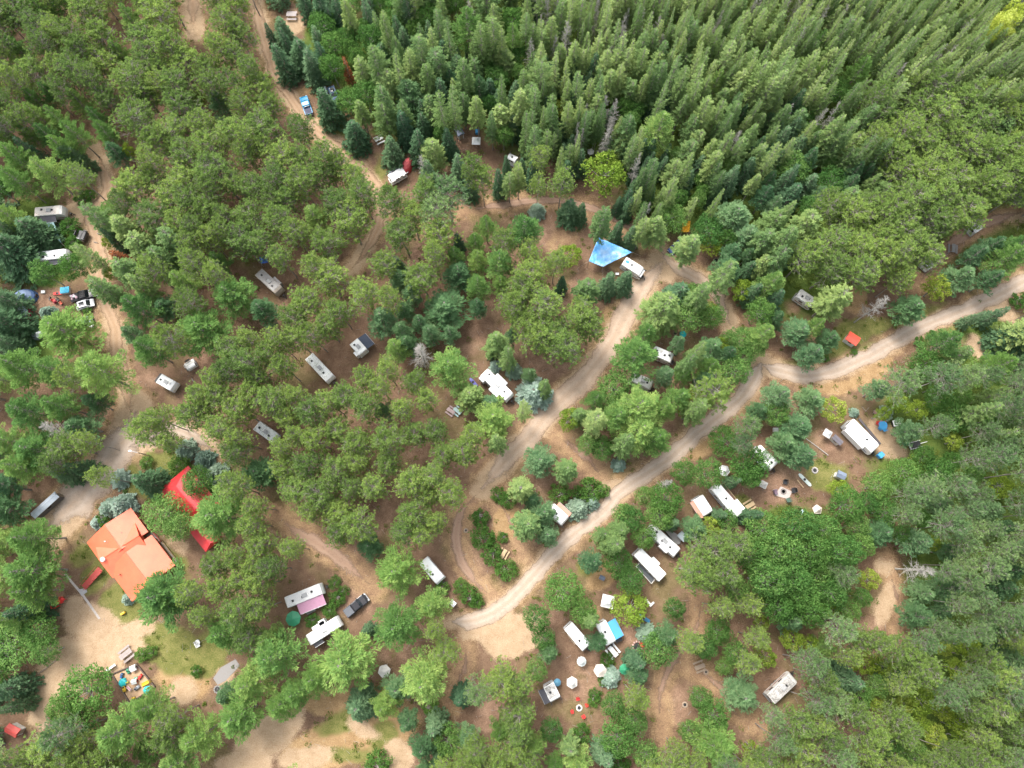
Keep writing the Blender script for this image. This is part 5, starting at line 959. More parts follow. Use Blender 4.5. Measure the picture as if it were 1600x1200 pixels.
# ---------------------------------------------------------------- vehicles
BLK = paint('black_car_paint', (.012, .012, .016), .2, dirt=.08); WHT = paint('white_car_paint', (.74, .74, .74), .25, dirt=.05)
pickup('black pickup truck with grey tonneau cover on brown ground near hedge', (541, 959), (571, 934), BLK, cover=paint('grey_tonneau', (.10, .11, .13), .7), lm='the black pickup by the hedge')
pickup('bright blue pickup with dark load bed beside the sandy track', (482, 175), (474, 152), paint('blue_car_paint', (.01, .22, .42), .25, dirt=.05), cover=paint('navy_bed_liner', (.03, .04, .09), .7), lm='the bright blue pickup')
o = pickup('long black pickup with pink and white cargo in its bed', (110, 466), (149, 456), BLK, lm='the black pickup with pink cargo')
part('cargo', [('b', -2.0, .2, 1.45, .9, .7, .4, 12), ('b', -1.3, -.3, 1.5, .5, .6, .5, 30), ('b', -2.3, -.4, 1.4, .4, .4, .35)], paint('pink_bundle', (.62, .42, .46), .7), o)
part('cargo', [('b', -1.7, .0, 1.7, .6, .5, .15, 50), ('b', -2.5, .35, 1.42, .3, .5, .3)], WHITE, o)
car('white hatchback with black sunroof next to a round hedge', (118, 479), (145, 471), WHT, suv=.05, lm='the white hatchback')
car('blue-grey car mostly hidden under the big bright pine', (122, 502), (136, 500), paint('bluegrey_car_paint', (.12, .17, .26), .3), roofm=paint('bluegrey_car_paint2', (.15, .2, .3), .3))
car('pale silver car tucked under a dark round spruce', (504, 138), (508, 152), paint('silver_paint', (.55, .62, .62), .3), lm='the pale silver car')
car('slate blue car beside the pale silver car', (517, 137), (523, 151), paint('slate_paint', (.14, .22, .34), .3))
car('dark blue car with white bonnet trim beside leafy bushes', (1064, 378), (1049, 392), paint('darkblue_paint', (.02, .06, .22), .3), lm='the dark blue car', roofm=GLASS)
o = trailer('black cargo trailer half under a yellowish shrub', (120, 366), (133, 369), 7, BLACK, BLACK, None, vents=0, ac=False, H=1.6, front=False, name='cargo_trailer', group=None, seed=40)
# boats, tarps, canopies, tents
def tarp(label, pts, z, mat, lm=None):
    c = P(*pts[0][:2], z); o = link('tarp_shelter', None, None, Vector((c.x, c.y, 0))); tag(o, label, 'tarp'); n = 28
    q = [P(x, y, z + dz) - Vector((c.x, c.y, 0)) for x, y, dz in pts]
    V, F = [], []
    for i in range(n + 1):
        for j in range(n + 1):
            u, v = i / n, j / n; p = (q[0] * (1 - u) + q[1] * u) * (1 - v) + (q[3] * (1 - u) + q[2] * u) * v
            V.append((p.x, p.y, p.z - .9 * math.sin(math.pi * u) * math.sin(math.pi * v) * .6 + .10 * math.sin(u * 17 + v * 5) * math.sin(math.pi * v) + .06 * math.sin(v * 23) + .05 * math.sin(u * 31 - v * 27) + .035 * math.sin(u * 57 + v * 13)))
    for i in range(n):
        for j in range(n): F.append([i * (n + 1) + j, (i + 1) * (n + 1) + j, (i + 1) * (n + 1) + j + 1, i * (n + 1) + j + 1])
    s = raw('tarp', [(V, F)], mat, o); sm = s.modifiers.new('thick', 'SOLIDIFY'); sm.thickness = .02
    for p in s.data.polygons: p.use_smooth = True
    for k in range(4): part('pole', [('t', (q[k].x, q[k].y, 0), (q[k].x, q[k].y, q[k].z), .05)], WOOD, o)
    for k in range(4): part('guy_rope', [('t', (q[k].x, q[k].y, q[k].z), (q[k].x * 1.25 - q[(k + 2) % 4].x * .25, q[k].y * 1.25 - q[(k + 2) % 4].y * .25, .0), .015)], CREAM, o)
    if lm: LM.append((sum(p[0] for p in pts) / 4, sum(p[1] for p in pts) / 4, lm))
m, t, b = nm('blue_tarp'); tc = N(t, 'ShaderNodeTexCoord'); n1 = noise(t, .35, 5, .6, tc.outputs['Object']); n2 = noise(t, 3, 5, .7, tc.outputs['Object'])
r = ramp(t, [(.35, (.06, .32, .72)), (.48, (.18, .46, .80)), (.62, (.40, .62, .86))], mth(t, 'ADD', mth(t, 'MULTIPLY', n1.outputs[0], .75), mth(t, 'MULTIPLY', n2.outputs[0], .25)))
t.links.new(r.outputs[0], b.inputs['Base Color']); b.inputs['Roughness'].default_value = .28; BTARP = m
tarp('huge sagging blue tarp strung between trees beside the white motorhome', [(935, 371, .6), (988, 394, 0), (942, 417, -.4), (920, 408, 0)], 3.2, BTARP, 'the huge blue tarp')
tarp('orange-yellow tarp shelter tucked between two leafy trees', [(1067, 346, .2), (1079, 345, .2), (1077, 362, 0), (1065, 363, 0)], 2.6, paint('orange_tarp', (.80, .42, .02), .5), 'the orange-yellow tarp')
tarp('small crumpled bright blue tarp above the grey-tan trailer', [(405, 402, 0), (417, 400, .2), (419, 410, 0), (408, 412, .1)], 1.6, paint('royal_tarp', (.02, .10, .42), .5))
tarp('pale blue-green tarp wedge behind the large spruce and trailer', [(31, 340, 0), (46, 337, .2), (50, 350, 0), (38, 346, 0)], 2.2, paint('aqua_tarp', (.28, .45, .46), .6))
tarp('long narrow blue-green tarp line beside the large dark spruce', [(69, 345, .2), (84, 347, .2), (96, 380, 0), (88, 372, 0)], 2.0, paint('aqua_tarp', (.28, .45, .46), .6))
gazebo('white-grey hexagonal gazebo tent under the big pines', 600, 1049, 11, WHITE2, lm='the white-grey hexagonal gazebo')
gazebo('cream hexagonal gazebo tent between two camps', 938, 1048, 11.5, CREAM, lm='the cream hexagonal gazebo', rot=.1)
gazebo('white scalloped gazebo tent half covered by branches', 894, 1067, 10, WHITE2, lm='the scalloped white gazebo', rot=.5)
gazebo('pale round canopy tent under a yellow-green pine', 909, 1034, 8, paint('pale_canopy', (.58, .62, .60), .8), n=10, cat='canopy tent', lm='the pale round canopy')
gazebo('big white square pavilion canopy on dry grass', 950, 940, 15, speckled('leafy_white', (.76, .76, .74), .33, (.3, .3, .27)), n=4, rot=.55, z1=3.3, cat='canopy tent', lm='the white square pavilion', name='pavilion_tent')
gazebo('white hexagonal gazebo with dark doorway by the trailer camp', 1132, 735, 10, WHITE, lm='the gazebo with dark doorway', rot=.8)
gazebo('small white canopy under pale feathery trees', 1194, 757, 8, WHITE2, n=4, rot=.3, cat='canopy tent', lm='the feathery-tree canopy', name='canopy_tent')
gazebo('cream canopy at the edge of the big leafy clump', 1278, 796, 8.5, CREAM, n=5, rot=.3, cat='canopy tent', lm='the cream canopy', name='canopy_tent')
gazebo('white square canopy with scattered leaves above the dark grey shed', 1294, 677, 9, speckled('leafy_white2', (.7, .7, .68), .3, (.25, .25, .15)), n=4, rot=.2, cat='canopy tent', lm='the leafy white canopy', name='canopy_tent')
gazebo('white square canopy with blue barrel by the spruce wood', 744, 219, 10, WHITE, n=4, rot=.75, cat='canopy tent', lm='the white canopy by the spruce wood', name='canopy_tent')
gazebo('small white tent under tall firs', 923, 236, 6, WHITE2, n=6, cat='canopy tent', lm='the small fir-wood tent', name='canopy_tent')
gazebo('green and white canopy beside a round blue spruce', 976, 1046, 9, GRN, n=8, cat='canopy tent', name='canopy_tent')
gazebo('pale canopy glimpsed under olive pines', 60 + 0, 522, 6, paint('pale_canopy', (.58, .62, .60), .8), n=6, cat='canopy tent', name='canopy_tent')
umbrella('green patio umbrella beside the mauve awning', 457, 967, 12, GRN, 'the green umbrella')
umbrella('teal patio umbrella near bare brown campsite ground', 1068, 521, 5.5, CYAN, 'the teal umbrella')
umbrella('steel-blue umbrella next to the greyish shaded camper', 871, 1067, 6, paint('steel_blue', (.08, .22, .32), .7))
tent('dark blue dome tent with pale windows at the dirt camp', 37, 463, 5, 5.6, 4.0, 1.9, paint('navy_tent', (.06, .12, .26), .7), paint('slate_tent', (.16, .22, .34), .7), 'the dark blue tent')
tent('silver-topped red tent below the dark blue tent', 35, 489, -60, 4.8, 3.8, 1.8, paint('crimson_tent', (.35, .01, .06), .7), paint('silver_fly', (.45, .56, .62), .5), 'the silver-topped tent')
tent('red pointed tent between dark spruces', 636, 257, 70, 4.6, 2.6, 2.2, paint('red_tent', (.60, .05, .06), .7), paint('red_tent2', (.68, .12, .13), .7), 'the red pointed tent')
tent('low grey tent under red pine branches', 57, 523, 10, 2.6, 2.2, 1.3, paint('grey_tent', (.30, .33, .38), .7))
# odds and ends of the dirt camp
box_thing('storage_box', 'bright turquoise covered crate beside the red kayak', 'crate', 104, 455, 8, 1.9, 1.4, .8, paint('turquoise_cover', (.03, .42, .62), .5), WHITE2)
def kayak(label, x, y, ang, mat, L=2.9):
    o = thing('kayak', label, 'kayak', x, y, ang); part('hull', [('x', [(-L / 2, .30), (-L / 2 + .5, .08), (L / 2 - .5, .08), (L / 2, .30), (L / 2 - .5, .34), (-L / 2 + .5, .34)], -.36, .36, .5)], mat, o); part('cockpit', [('c', -.1, 0, .30, .28, .06)], BLACK, o); part('seat', [('b', -.3, 0, .38, .1, .35, .25)], BLACK, o)
kayak('red kayak lying beside the bright turquoise crate', 92, 459, 5, RED, 2.2)
kayak('blue kayak leaning beside the fifth wheel trailer', 740, 598, -50, paint('indigo_plastic', (.10, .10, .45), .4), 2.4)
kayak('pale canoe lying on the camp lawn beside a tree', 1257, 750, -48, paint('pale_green_canoe', (.62, .70, .64), .5), 3.4)
chair('red camp chair nearest the hidden aqua shrubs', 86, 470, 30, RED); chair('dark camp chair above the red chairs', 80, 468, 200, BLACK); chair('crimson camp chair between dark and red chairs', 88, 473, 140, paint('crimson', (.42, .01, .05), .6)); chair('coral red camp chair at the right end of the row', 97, 475, 220, paint('coral', (.72, .12, .06), .6)); chair('black folding chair behind the coral chair', 92, 469, 260, BLACK)
picnic('pinkish picnic table in front of the dark blue tent', 34, 474, 5, paint('pinkish_wood', (.48, .36, .36), .8), .9); picnic('pinkish-white picnic table beside the silver-topped tent', 44, 488, -75, paint('pinkish_white', (.60, .50, .50), .8), .9)
box_thing('cooler_box', 'white cooler on bare dirt right of the blue tent', 'cooler', 69, 457, 5, .8, .6, .5, WHITE, WHITE2)
box_thing('cooler_box', 'white cooler below the blue-grey car under trees', 'cooler', 143, 509, -20, 1.2, .7, .5, WHITE, WHITE2)
# picnic tables
picnic('yellow wooden picnic table on grass below the leafy trees', 533, 186, 25, paint('yellow_wood', (.62, .42, .14), .8), 1.15, 'the yellow picnic table')
picnic('white picnic table beside the tall spruces by the sandy track', 593, 220, 30, WHITE, 1.1, 'the white picnic table by the spruces')
picnic('grey picnic table on brown ground near two blue-green spruces', 457, 27, 0, paint('greyish_wood', (.46, .40, .38), .9), 1.3, 'the grey picnic table')
picnic('pinkish picnic table at the edge of the plantation track', 705, 643, -35, paint('pinkish_wood', (.48, .36, .36), .8)); picnic('turquoise-white picnic table next to the pinkish one', 715, 643, -40, paint('turq_wood', (.45, .62, .62), .8))
picnic('tan picnic table between young pines and the loop track', 787, 865, 60, TANWOOD, 1.0, 'the tan picnic table'); picnic('long white picnic table at the end of the trailer with blue awning', 957, 1017, -50, WHITE, 1.2)
picnic('yellowish slatted picnic table at the tail of the long narrow trailer', 1170, 790, 30, TANWOOD, 1.1); picnic('grey weathered picnic table among bushes beside the brown track', 1092, 1041, 20, WOOD, 1.1); picnic('grey picnic table on reddish ground below the pine row', 1487, 390, 80, GREYDECK, 1.1, 'the grey table on reddish ground')
picnic('wooden picnic table half under the gravel-road bushes', 200, 1021, 40, paint('plank_grey', (.36, .31, .29), .9), 1.35, 'the plank table by the playground')
# fire pits and chairs
firepit('black fire pit in the middle of the paved patio', 1224, 768, .8, paint('pit_stone', (.22, .20, .19), .9))
for i, (a, m_, l) in enumerate([(80, BLACK, 'upper'), (5, BLACK, 'eastern'), (185, paint('plum_chair', (.16, .11, .15), .7), 'western plum'), (290, paint('dark_green_chair', (.05, .10, .07), .7), 'lower dark green')]):
    q = P(1224, 768); o = chair(f'{l} chair of the four round the patio fire pit', 1224, 768, 0, m_, 1.5, .05, group='chairs round the patio fire pit'); o.location = q + Vector((1.9 * math.cos(R_(a)), 1.9 * math.sin(R_(a)), .05)); o.rotation_euler = (0, 0, R_(a + 180))
firepit('stone-ringed fire pit on the camp lawn', 1273, 735, .9, paint('pale_stone', (.50, .46, .44), .9), 'the lawn fire pit'); firepit('pink and white ringed fire pit with red seat', 996, 1010, 1.5, paint('pink_stone', (.62, .40, .38), .8), 'the pink-ringed fire pit')
chair('red chair beside the pink-ringed fire pit', 1002, 1007, 200, RED, 1.2)
firepit('small dark fire pit on grass near the white picnic table', 575, 235, .6); firepit('small fire pit on the brown ground above the slim three-vent trailer', 1055, 521, .7); firepit('dark fire pit on the sandy loop by the young pines', 728, 829, .6); firepit('fire pit on dry grass of the lower clearing', 1070, 1101, .7); firepit('fire pit beside the brown track past the picnic table', 1103, 1050, .6); firepit('little fire pit on the field above the bare sand', 593, 1103, .9, paint('pit_stone', (.22, .20, .19), .9), 'the field fire pit'); firepit('red-tinged fire pit near the upper junction', 880, 355, .5, paint('red_stone', (.42, .14, .10), .9)); firepit('dark fire pit on leaf litter right of the orange tarp', 1119, 407, .9); firepit('fire pit on bare ground above the round leafy thicket', 1029, 319, .6)
firepit('grey fire pit by the gravel pad at the grass clearing', 340, 1077, 1.0, GREYDECK)
for i, (a, c_) in enumerate([(100, 'farther'), (-60, 'nearer'), (20, 'eastern'), (200, 'western')]):
    q = P(905, 1106); o = chair(f'{c_} red chair of the ring below the shaded camper', 905, 1106, 0, RED, 1.0, group='red chairs round a fire pit'); o.location = q + Vector((1.5 * math.cos(R_(a)), 1.7 * math.sin(R_(a)), 0)); o.rotation_euler = (0, 0, R_(a + 180))
firepit('fire pit ringed by red chairs', 905, 1106, .8, WHITE2, 'the red chair ring')
chair('red garden chair nearer the yard on the brown bank', 91, 945, 30, RED, 1.7, group='red garden chairs by the yard', name='garden_chair'); chair('red garden chair higher on the brown bank', 100, 937, 60, RED, 1.7, group='red garden chairs by the yard', name='garden_chair'); LM.append((96, 941, 'the two red garden chairs'))
chair('white garden chair on the grass clearing by the feathery pine', 311, 1003, 30, WHITE, 1.3, name='garden_chair'); chair('white plastic chair just below the other white chair', 311, 1008, 300, WHITE, 1.2, name='garden_chair')
# camp of the very large trailer
o = thing('camp_table', 'round bright blue table on sand beside the very large trailer', 'table', 1377, 665, 0, lm='the bright blue table'); part('table_top', [('c', 0, 0, .7, .95, .06)], BLU, o); part('pedestal', [('c', 0, 0, 0, .1, .7)], STEEL, o); part('base', [('c', 0, 0, 0, .4, .06)], STEEL, o)
for i, (dx, dy, m_, l) in enumerate([(-7, -3, RED, 'red chair left of the bright blue table'), (1, -7, RED, 'red chair above the bright blue table'), (3, 7, BLU, 'blue chair below the bright blue table'), (-4, 5, BLU, 'blue chair lower left of the bright blue table')]): chair(l, 1377 + dx, 665 + dy, math.degrees(math.atan2(dy, -dx)), m_, 1.2, group='chairs round the blue table')
chair('grey and red chair under the small blue spruce', 1366, 645, 250, paint('greyred', (.40, .22, .22), .7), 1.3); chair('pale grey chair under the small blue spruce', 1372, 651, 300, WHITE2, 1.2)
box_thing('storage_box', 'dark storage chest with white lid beside a dark spruce', 'chest', 1398, 662, 10, 1.5, 1.2, .9, WHITE, BLACK)
o = thing('utility_trailer', 'small utility trailer with white rails at the sand edge', 'utility trailer', 1427, 696, 15, lm='the utility trailer'); part('load_bed', [('b', 0, 0, .55, 2.6, 1.4, .12)], BLACK, o)
for s_ in (-1, 1): wheel(o, 0, s_ * .82, .32, .2); part('side_rail', [('b', 0, s_ * .68, .85, 2.6, .06, .4)], WHITE, o)
part('drawbar', [('t', (1.2, 0, .5), (2.9, 0, .5), .07)], WHITE, o); part('headboard', [('b', -1.28, 0, .85, .06, 1.3, .4)], WHITE, o)
box_thing('storage_box', 'green bin beside the utility trailer', 'bin', 1414, 693, 30, .9, .7, .8, GRN, GRN)
box_thing('barbecue_grill', 'charcoal grill beside the trailer with blue awning', 'grill', 966, 998, 20, 1.1, .9, 1.0, BLACK, BLACK)
box_thing('barrel_bin', 'blue lidded barrel behind the white square canopy', 'barrel', 746, 208, 0, .9, .9, .9, BLU, BLU)
kayak('blue kayak in dark shade near the blue spruce camp', 1006, 966, -30, paint('deep_teal', (.02, .16, .30), .4), 2.6)
single('firewood_stack', 'white-wrapped firewood pile near the blue kayak', 'woodpile', 1013, 942, -50, [('b', 0, 0, .3, 1.6, .5, .6), ('b', .6, .5, .2, .4, .9, .4)], WHITE2)
box_thing('cooler_box', 'white cooler beside the shaded blue kayak', 'cooler', 1002, 978, 60, .8, .5, .4, WHITE, WHITE2)
box_thing('cooler_box', 'white cooler under trees left of the leafy white canopy', 'cooler', 1211, 672, 0, 1.1, .8, .5, WHITE, WHITE2)
box_thing('cooler_box', 'pale blue cooler at the clump edge below the patio', 'cooler', 1252, 800, 50, .9, .5, .5, paint('pale_blue', (.45, .55, .62), .6), WHITE2)
box_thing('storage_box', 'white box near the dark motorhome shade on dry grass', 'box', 964, 429, 0, .7, .5, .5, WHITE, WHITE2)
single('firewood_log', 'orange-tan log lying along the camp lawn edge', 'log', 1250, 756, -55, [('t', (-1.0, 0, .14), (1.0, 0, .16), .13)], TANWOOD)
single('fallen_trunk', 'thin fallen pole beside the dark grey shed', 'fallen trunk', 1277, 700, -42, [('t', (-3, 0, .15), (2.6, .2, .3), .09)], GREYWOOD)
single('timber_log', 'dark log lying at the edge of the sandy yard', 'log', 75, 1042, 38, [('t', (-2.2, 0, .15), (2.2, .1, .15), .15)], WOOD)
# yard, path, steps, playground
o, q = slab('stone_walkway', 'pale straight walkway edging the lawn and sandy yard', 'walkway', [(100, 898), (103, 896), (131, 929), (157, 966), (154, 968), (128, 931)], 0, .06, paint('pale_concrete', (.46, .41, .37), .9, dirt=.5)); 
o, q = slab('concrete_step', 'small grey landing slab at the foot of the red stairs', 'landing slab', [(122, 921), (134, 919), (136, 925), (127, 931)], 0, .12, paint('grey_concrete', (.42, .40, .40), .9))
st = link('red_stairs', None, None, P(131, 918)); a, b_ = P(131, 918), P(157, 889, 1.4); v = b_ - a; an = math.atan2(v.y, v.x); st.rotation_euler = (0, 0, an); Ls = math.hypot(v.x, v.y); tag(st, 'red wooden stairs climbing to the orange-roofed house', 'stairs')
part('tread', [('b', Ls * (k + .5) / 9, 0, 1.4 * (k + 1) / 9 - .05, Ls / 9 + .04, 1.3, .07) for k in range(9)], paint('red_stair_paint', (.42, .06, .05), .8, dirt=.3), st)
for s_ in (-1, 1): part('handrail', [('t', (0, s_ * .65, .95), (Ls, s_ * .65, 2.35), .05)] + [('t', (Ls * k / 4, s_ * .65, 1.4 * k / 4), (Ls * k / 4, s_ * .65, 1.4 * k / 4 + .95), .045) for k in range(5)], DKRED, st)
pole = thing('sign_pole', 'tall leaning-looking wooden pole with white lamp at the driveway', 'lamp pole', 236, 713, 0, lm='the driveway lamp pole'); part('pole', [('t', (0, 0, 0), (0, 0, 5.5), .11)], WOOD, pole); part('arm', [('t', (0, 0, 5.3), (-1.4, .3, 5.6), .05)], STEEL, pole); part('lamp_head', [('s', -1.6, .35, 5.6, .4, .22, .16)], WHITE, pole)
sb = thing('sandbox_frame', 'square board-edged play pit on the sandy yard', 'sandbox', 209, 1066, 0); LM.append((209, 1066, 'the play pit')); cs = [(176, 1053), (214, 1037), (243, 1073), (204, 1098)]; q = [P(x, y) - sb.location for x, y in cs]
part('sand_fill', [('p', [tuple(v[:2]) for v in q][::-1], 0, .1)], paint('play_sand', (.50, .33, .20), 1, dirt=.3, scale=3), sb)
for i in range(4):
    A_, B_ = q[i], q[(i + 1) % 4]; m_ = (A_ + B_) / 2; part('edge_board', [('b', m_.x, m_.y, .22, (B_ - A_).length, .24, .44, math.degrees(math.atan2((B_ - A_).y, (B_ - A_).x)))], paint('edge_timber', (.11, .08, .065), .9), sb)
def toy(name, label, x, y, ang, parts, s=1.0):
    o = thing(name, label, 'toy', x, y, ang, z=.1, group='toys in the play pit'); o.scale = (s * .8, s * .8, s * .8)
    for n_, sh, mt in parts: part(n_, sh, mt, o)
def slide(label, x, y, ang, m1, m2, s=1.0): toy('play_slide', label, x, y, ang, [('chute', [('p', [(-.9, -.28), (.9, -.28), (.9, .28), (-.9, .28)], .06, [.1, .85, .85, .1])], m1), ('side_lip', [('p', [(-.9, e * .28 - .04), (.9, e * .28 - .04), (.9, e * .28 + .04), (-.9, e * .28 + .04)], .2, [.22, 1.0, 1.0, .22]) for e in (-1, 1)], m2), ('ladder', [('t', (1.1, e * .25, 0), (.9, e * .25, 1.1), .04) for e in (-1, 1)] + [('t', (1.05, -.25, .3), (1.05, .25, .3), .03), ('t', (1.0, -.25, .6), (1.0, .25, .6), .03)], m2)], s)
def dome(label, x, y, m1, s=1.0): toy('turtle_sandbox', label, x, y, 20, [('lid', [('s', 0, 0, .22, .75, .7, .25)], m1), ('base', [('c', 0, 0, 0, .72, .2, .78)], m1), ('knob', [('s', .55, .5, .25, .2, .2, .14)], m1)], s)
def rider(label, x, y, ang, m1, m2, s=1.0): toy('ride_on_toy', label, x, y, ang, [('body', [('x', [(-.5, .15), (-.5, .5), (-.1, .45), (.1, .7), (.4, .6), (.5, .2)], -.22, .22, .2)], m1), ('seat', [('b', -.3, 0, .5, .3, .3, .1)], m2)] + [('wheel', [('c', xx, e * .25, .16, .16, .1, .16, 'y')], BLACK) for xx in (-.35, .35) for e in (-1, 1)] + [('handlebar', [('t', (.15, -.25, .85), (.15, .25, .85), .03), ('t', (.2, 0, .5), (.15, 0, .85), .03)], m2)], s)
def playhouse(label, x, y, ang, m1, m2, s=1.0): toy('toy_house', label, x, y, ang, [('wall', [('b', 0, 0, .45, .9, .8, .9)], m2), ('roof', [('g', 0, 0, 1.15, .55, .88, 1.3, 0)], m1), ('door', [('b', .46, 0, .32, .04, .3, .6)], BLACK)], s)
dome('big turquoise turtle sandbox at the left of the play pit', 193, 1066, CYAN, 1.3); dome('turquoise turtle sandbox at the lower corner of the play pit', 231, 1078, CYAN, 1.25)
slide('yellow slide near the right edge of the play pit', 229, 1067, 25, YEL, YEL, 1.25); playhouse('white playhouse with pink side at the upper corner', 212, 1043, 25, WHITE, PINK, 1.3); playhouse('white and red playhouse in the middle of the play pit', 213, 1064, 15, WHITE, RED, 1.1)
rider('red ride-on toy right of the pit centre', 221, 1057, 60, RED, RED, 1.3); rider('green ride-on toy near the upper edge', 202, 1048, 120, GRN, GRN, 1.3); rider('dark blue ride-on toy near the upper left', 192, 1055, 80, paint('navy_toy', (.05, .12, .22), .5), BLUE, 1.2); rider('black and yellow ride-on toy below the big turtle', 196, 1076, 300, YEL, BLACK, 1.4)
slide('pink slide beside the black and yellow ride-on', 203, 1075, -30, PINK, WHITE, .8); rider('grey and black ride-on toy in the lower middle', 216, 1074, 40, paint('grey_toy', (.35, .38, .42), .5), BLACK, 1.4); rider('mint green ride-on toy above the white and red playhouse', 214, 1059, 10, paint('mint', (.30, .62, .42), .5), GRN, 1.0); rider('small yellow toy at the lowest corner of the pit', 210, 1090, 10, YEL, YEL, .9)
rider('light green and yellow toy next to the big turtle', 200, 1066, 200, paint('lime', (.50, .62, .20), .5), YEL, .8)
rider('yellow ride-on toy on the grass below the orange-roofed house', 194, 958, 30, YEL, YEL, 1.2)
o = thing('white_bench', 'white bench on sand outside the play pit', 'bench', 175, 1043, 37); part('seat', [('b', 0, 0, .45, 2.0, .45, .06)], WHITE, o); part('backrest', [('b', 0, -.28, .75, 2.0, .06, .4)], WOOD, o)
for e in (-1, 1): part('leg', [('b', e * .8, 0, .21, .08, .4, .42)], WOOD, o)
o = thing('waste_bin', 'small black bin at the left corner of the play pit', 'bin', 173, 1054, 0); part('body', [('c', 0, 0, 0, .28, .8, .34)], BLACK, o); part('lid', [('c', 0, 0, .8, .36, .08, .3)], BLACK, o)
o, q = slab('gravel_pad', 'bluish grey gravel parking pad in the grass clearing', 'gravel pad', [(333, 1060), (345, 1043), (368, 1030), (375, 1040), (352, 1064), (340, 1070)], 0, .04, paint('bluish_gravel', (.25, .235, .225), .95, dirt=.3))
# ---------------------------------------------------------------- plant the trees
EX_LM = [(1562, 45, 'the bright yellow maple'), (945, 275, 'the big round leafy tree'), (1372, 478, 'the leaning dead birch'), (543, 108, 'the rusty dead fir'), (885, 60, 'the twin grey snags'), (1030, 200, 'the big pale wood pine'), (1340, 112, 'the star-shaped pale pine'), (1250, 182, 'the twin bare poles'),
 (1145, 225, 'the wood-edge snag'), (730, 45, 'the tall top-edge pine'), (312, 515, 'the huge bright roadside pine'), (985, 560, 'the huge pine above the trailers'), (620, 890, 'the star-shaped yellow-green pine'), (655, 555, 'the grey bare pine'), (720, 1088, 'the radial dark spruce'), (1440, 890, 'the bare grey thicket'),
 (235, 753, 'the dense driveway spruce'), (262, 802, 'the round olive house tree'), (58, 362, 'the large trailer-side spruce'), (640, 150, 'the bluish wood pine'), (1230, 875, 'the big leafy clump'), (1190, 570, 'the main road fork'), (915, 322, 'the upper track junction'), (752, 765, 'the loop track start'),
 (800, 992, 'the bare sand by the bend'), (1400, 950, 'the sandy strip in the wood'), (300, 30, 'the sand track at the top edge'), (420, 1150, 'the bare sand field'), (1510, 375, 'the reddish strip'), (800, 0, 'the mid top edge'), (1000, 0, 'the top edge right of centre'), (1230, 0, 'the top edge toward the corner'), (1450, 0, 'the top edge near the corner'), (1600, 0, 'the top right corner'),
 (1600, 160, 'the right edge below the maple'), (1600, 260, 'the upper right edge'), (1600, 620, 'the right edge at mid-height'), (1600, 780, 'the right edge below the middle'), (1600, 950, 'the lower right edge'), (1600, 1200, 'the bottom right corner'), (1400, 1200, 'the bottom edge near the corner'), (1200, 1200, 'the bottom edge right of centre'), (1000, 1200, 'the bottom edge past the centre'), (780, 1200, 'the bottom centre'), (100, 1200, 'the bottom left corner'), (260, 1200, 'the bottom edge under the playground'),
 (0, 0, 'the top left corner'), (130, 0, 'the top edge near the left corner'), (0, 200, 'the upper left edge'), (0, 620, 'the left edge at mid-height'), (0, 900, 'the lower left edge'), (310, 230, 'the upper left pine stand'), (440, 300, 'the pine stand by the track'), (1130, 330, 'the bluish crown by the orange tarp'), (560, 700, 'the thin plantation centre'), (500, 500, 'the plantation north end'), (440, 830, 'the plantation south end'), (640, 760, 'the plantation gap'),
 (1450, 200, 'the olive pine row'), (1350, 350, 'the olive pine belt'), (1500, 700, 'the wispy pine wood'), (1500, 1080, 'the yellow-tipped pine wood'), (1330, 1100, 'the lower pine thicket'), (870, 500, 'the olive pine ring'), (1100, 120, 'the slanting fir wood'), (950, 110, 'the fir wood near the snags'), (1330, 60, 'the far fir wood'), (1480, 90, 'the far snaggy wood'), (700, 120, 'the mixed wood by the canopies')]
KNAME = {'R': 'red_pine_tree', 'P': 'jack_pine_tree', 'W': 'white_pine_tree', 'T': 'young_pine_tree', 'S': 'spruce_tree', 'F': 'fir_tree', 'L': 'slender_conifer', 'B': 'broadleaf_tree', 'Y': 'leafy_sapling', 'G': 'blue_spruce', 'K': 'leafy_shrub', 'D': 'dead_tree', 'X': 'rusty_fir', 'M': 'maple_tree'}
KCAT = {'R': 'pine tree', 'P': 'pine tree', 'W': 'pine tree', 'T': 'pine tree', 'S': 'spruce tree', 'F': 'fir tree', 'L': 'conifer', 'B': 'leafy tree', 'Y': 'small tree', 'G': 'blue spruce', 'K': 'shrub', 'D': 'dead tree', 'X': 'dead fir', 'M': 'maple tree'}
KADJ = {'R': 'olive red pine', 'P': 'wispy grey-green pine', 'W': 'bright feathery pine', 'T': 'bluish-green pine', 'S': 'dark spruce', 'F': 'light green fir', 'L': 'slender pale conifer', 'B': 'leafy green tree', 'Y': 'yellow-green small tree', 'G': 'blue spruce', 'K': 'low green shrub', 'D': 'bare grey snag', 'X': 'rust-brown fir', 'M': 'yellow maple'}
KGRP = {'R': 'red pines of the grounds', 'P': 'wispy pines of the right-hand wood', 'W': 'big feathery pines', 'T': 'bluish young pines', 'S': 'dark spruces', 'F': 'light green firs of the wood', 'L': 'slender pale conifers of the far wood', 'B': 'leafy green trees', 'Y': 'yellow-green small trees', 'G': 'blue spruces', 'K': 'shrubs', 'D': 'bare grey snags', 'X': 'rusty firs', 'M': 'yellow maples'}
ORD = ['nearest', 'second', 'third', 'fourth', 'fifth', 'sixth', 'seventh', 'eighth', 'ninth', 'tenth', 'eleventh', 'twelfth', 'thirteenth', 'fourteenth', 'fifteenth', 'sixteenth', 'seventeenth', 'eighteenth', 'nineteenth', 'twentieth']
DIRS = ['right of', 'upper right of', 'above', 'upper left of', 'left of', 'lower left of', 'below', 'lower right of']
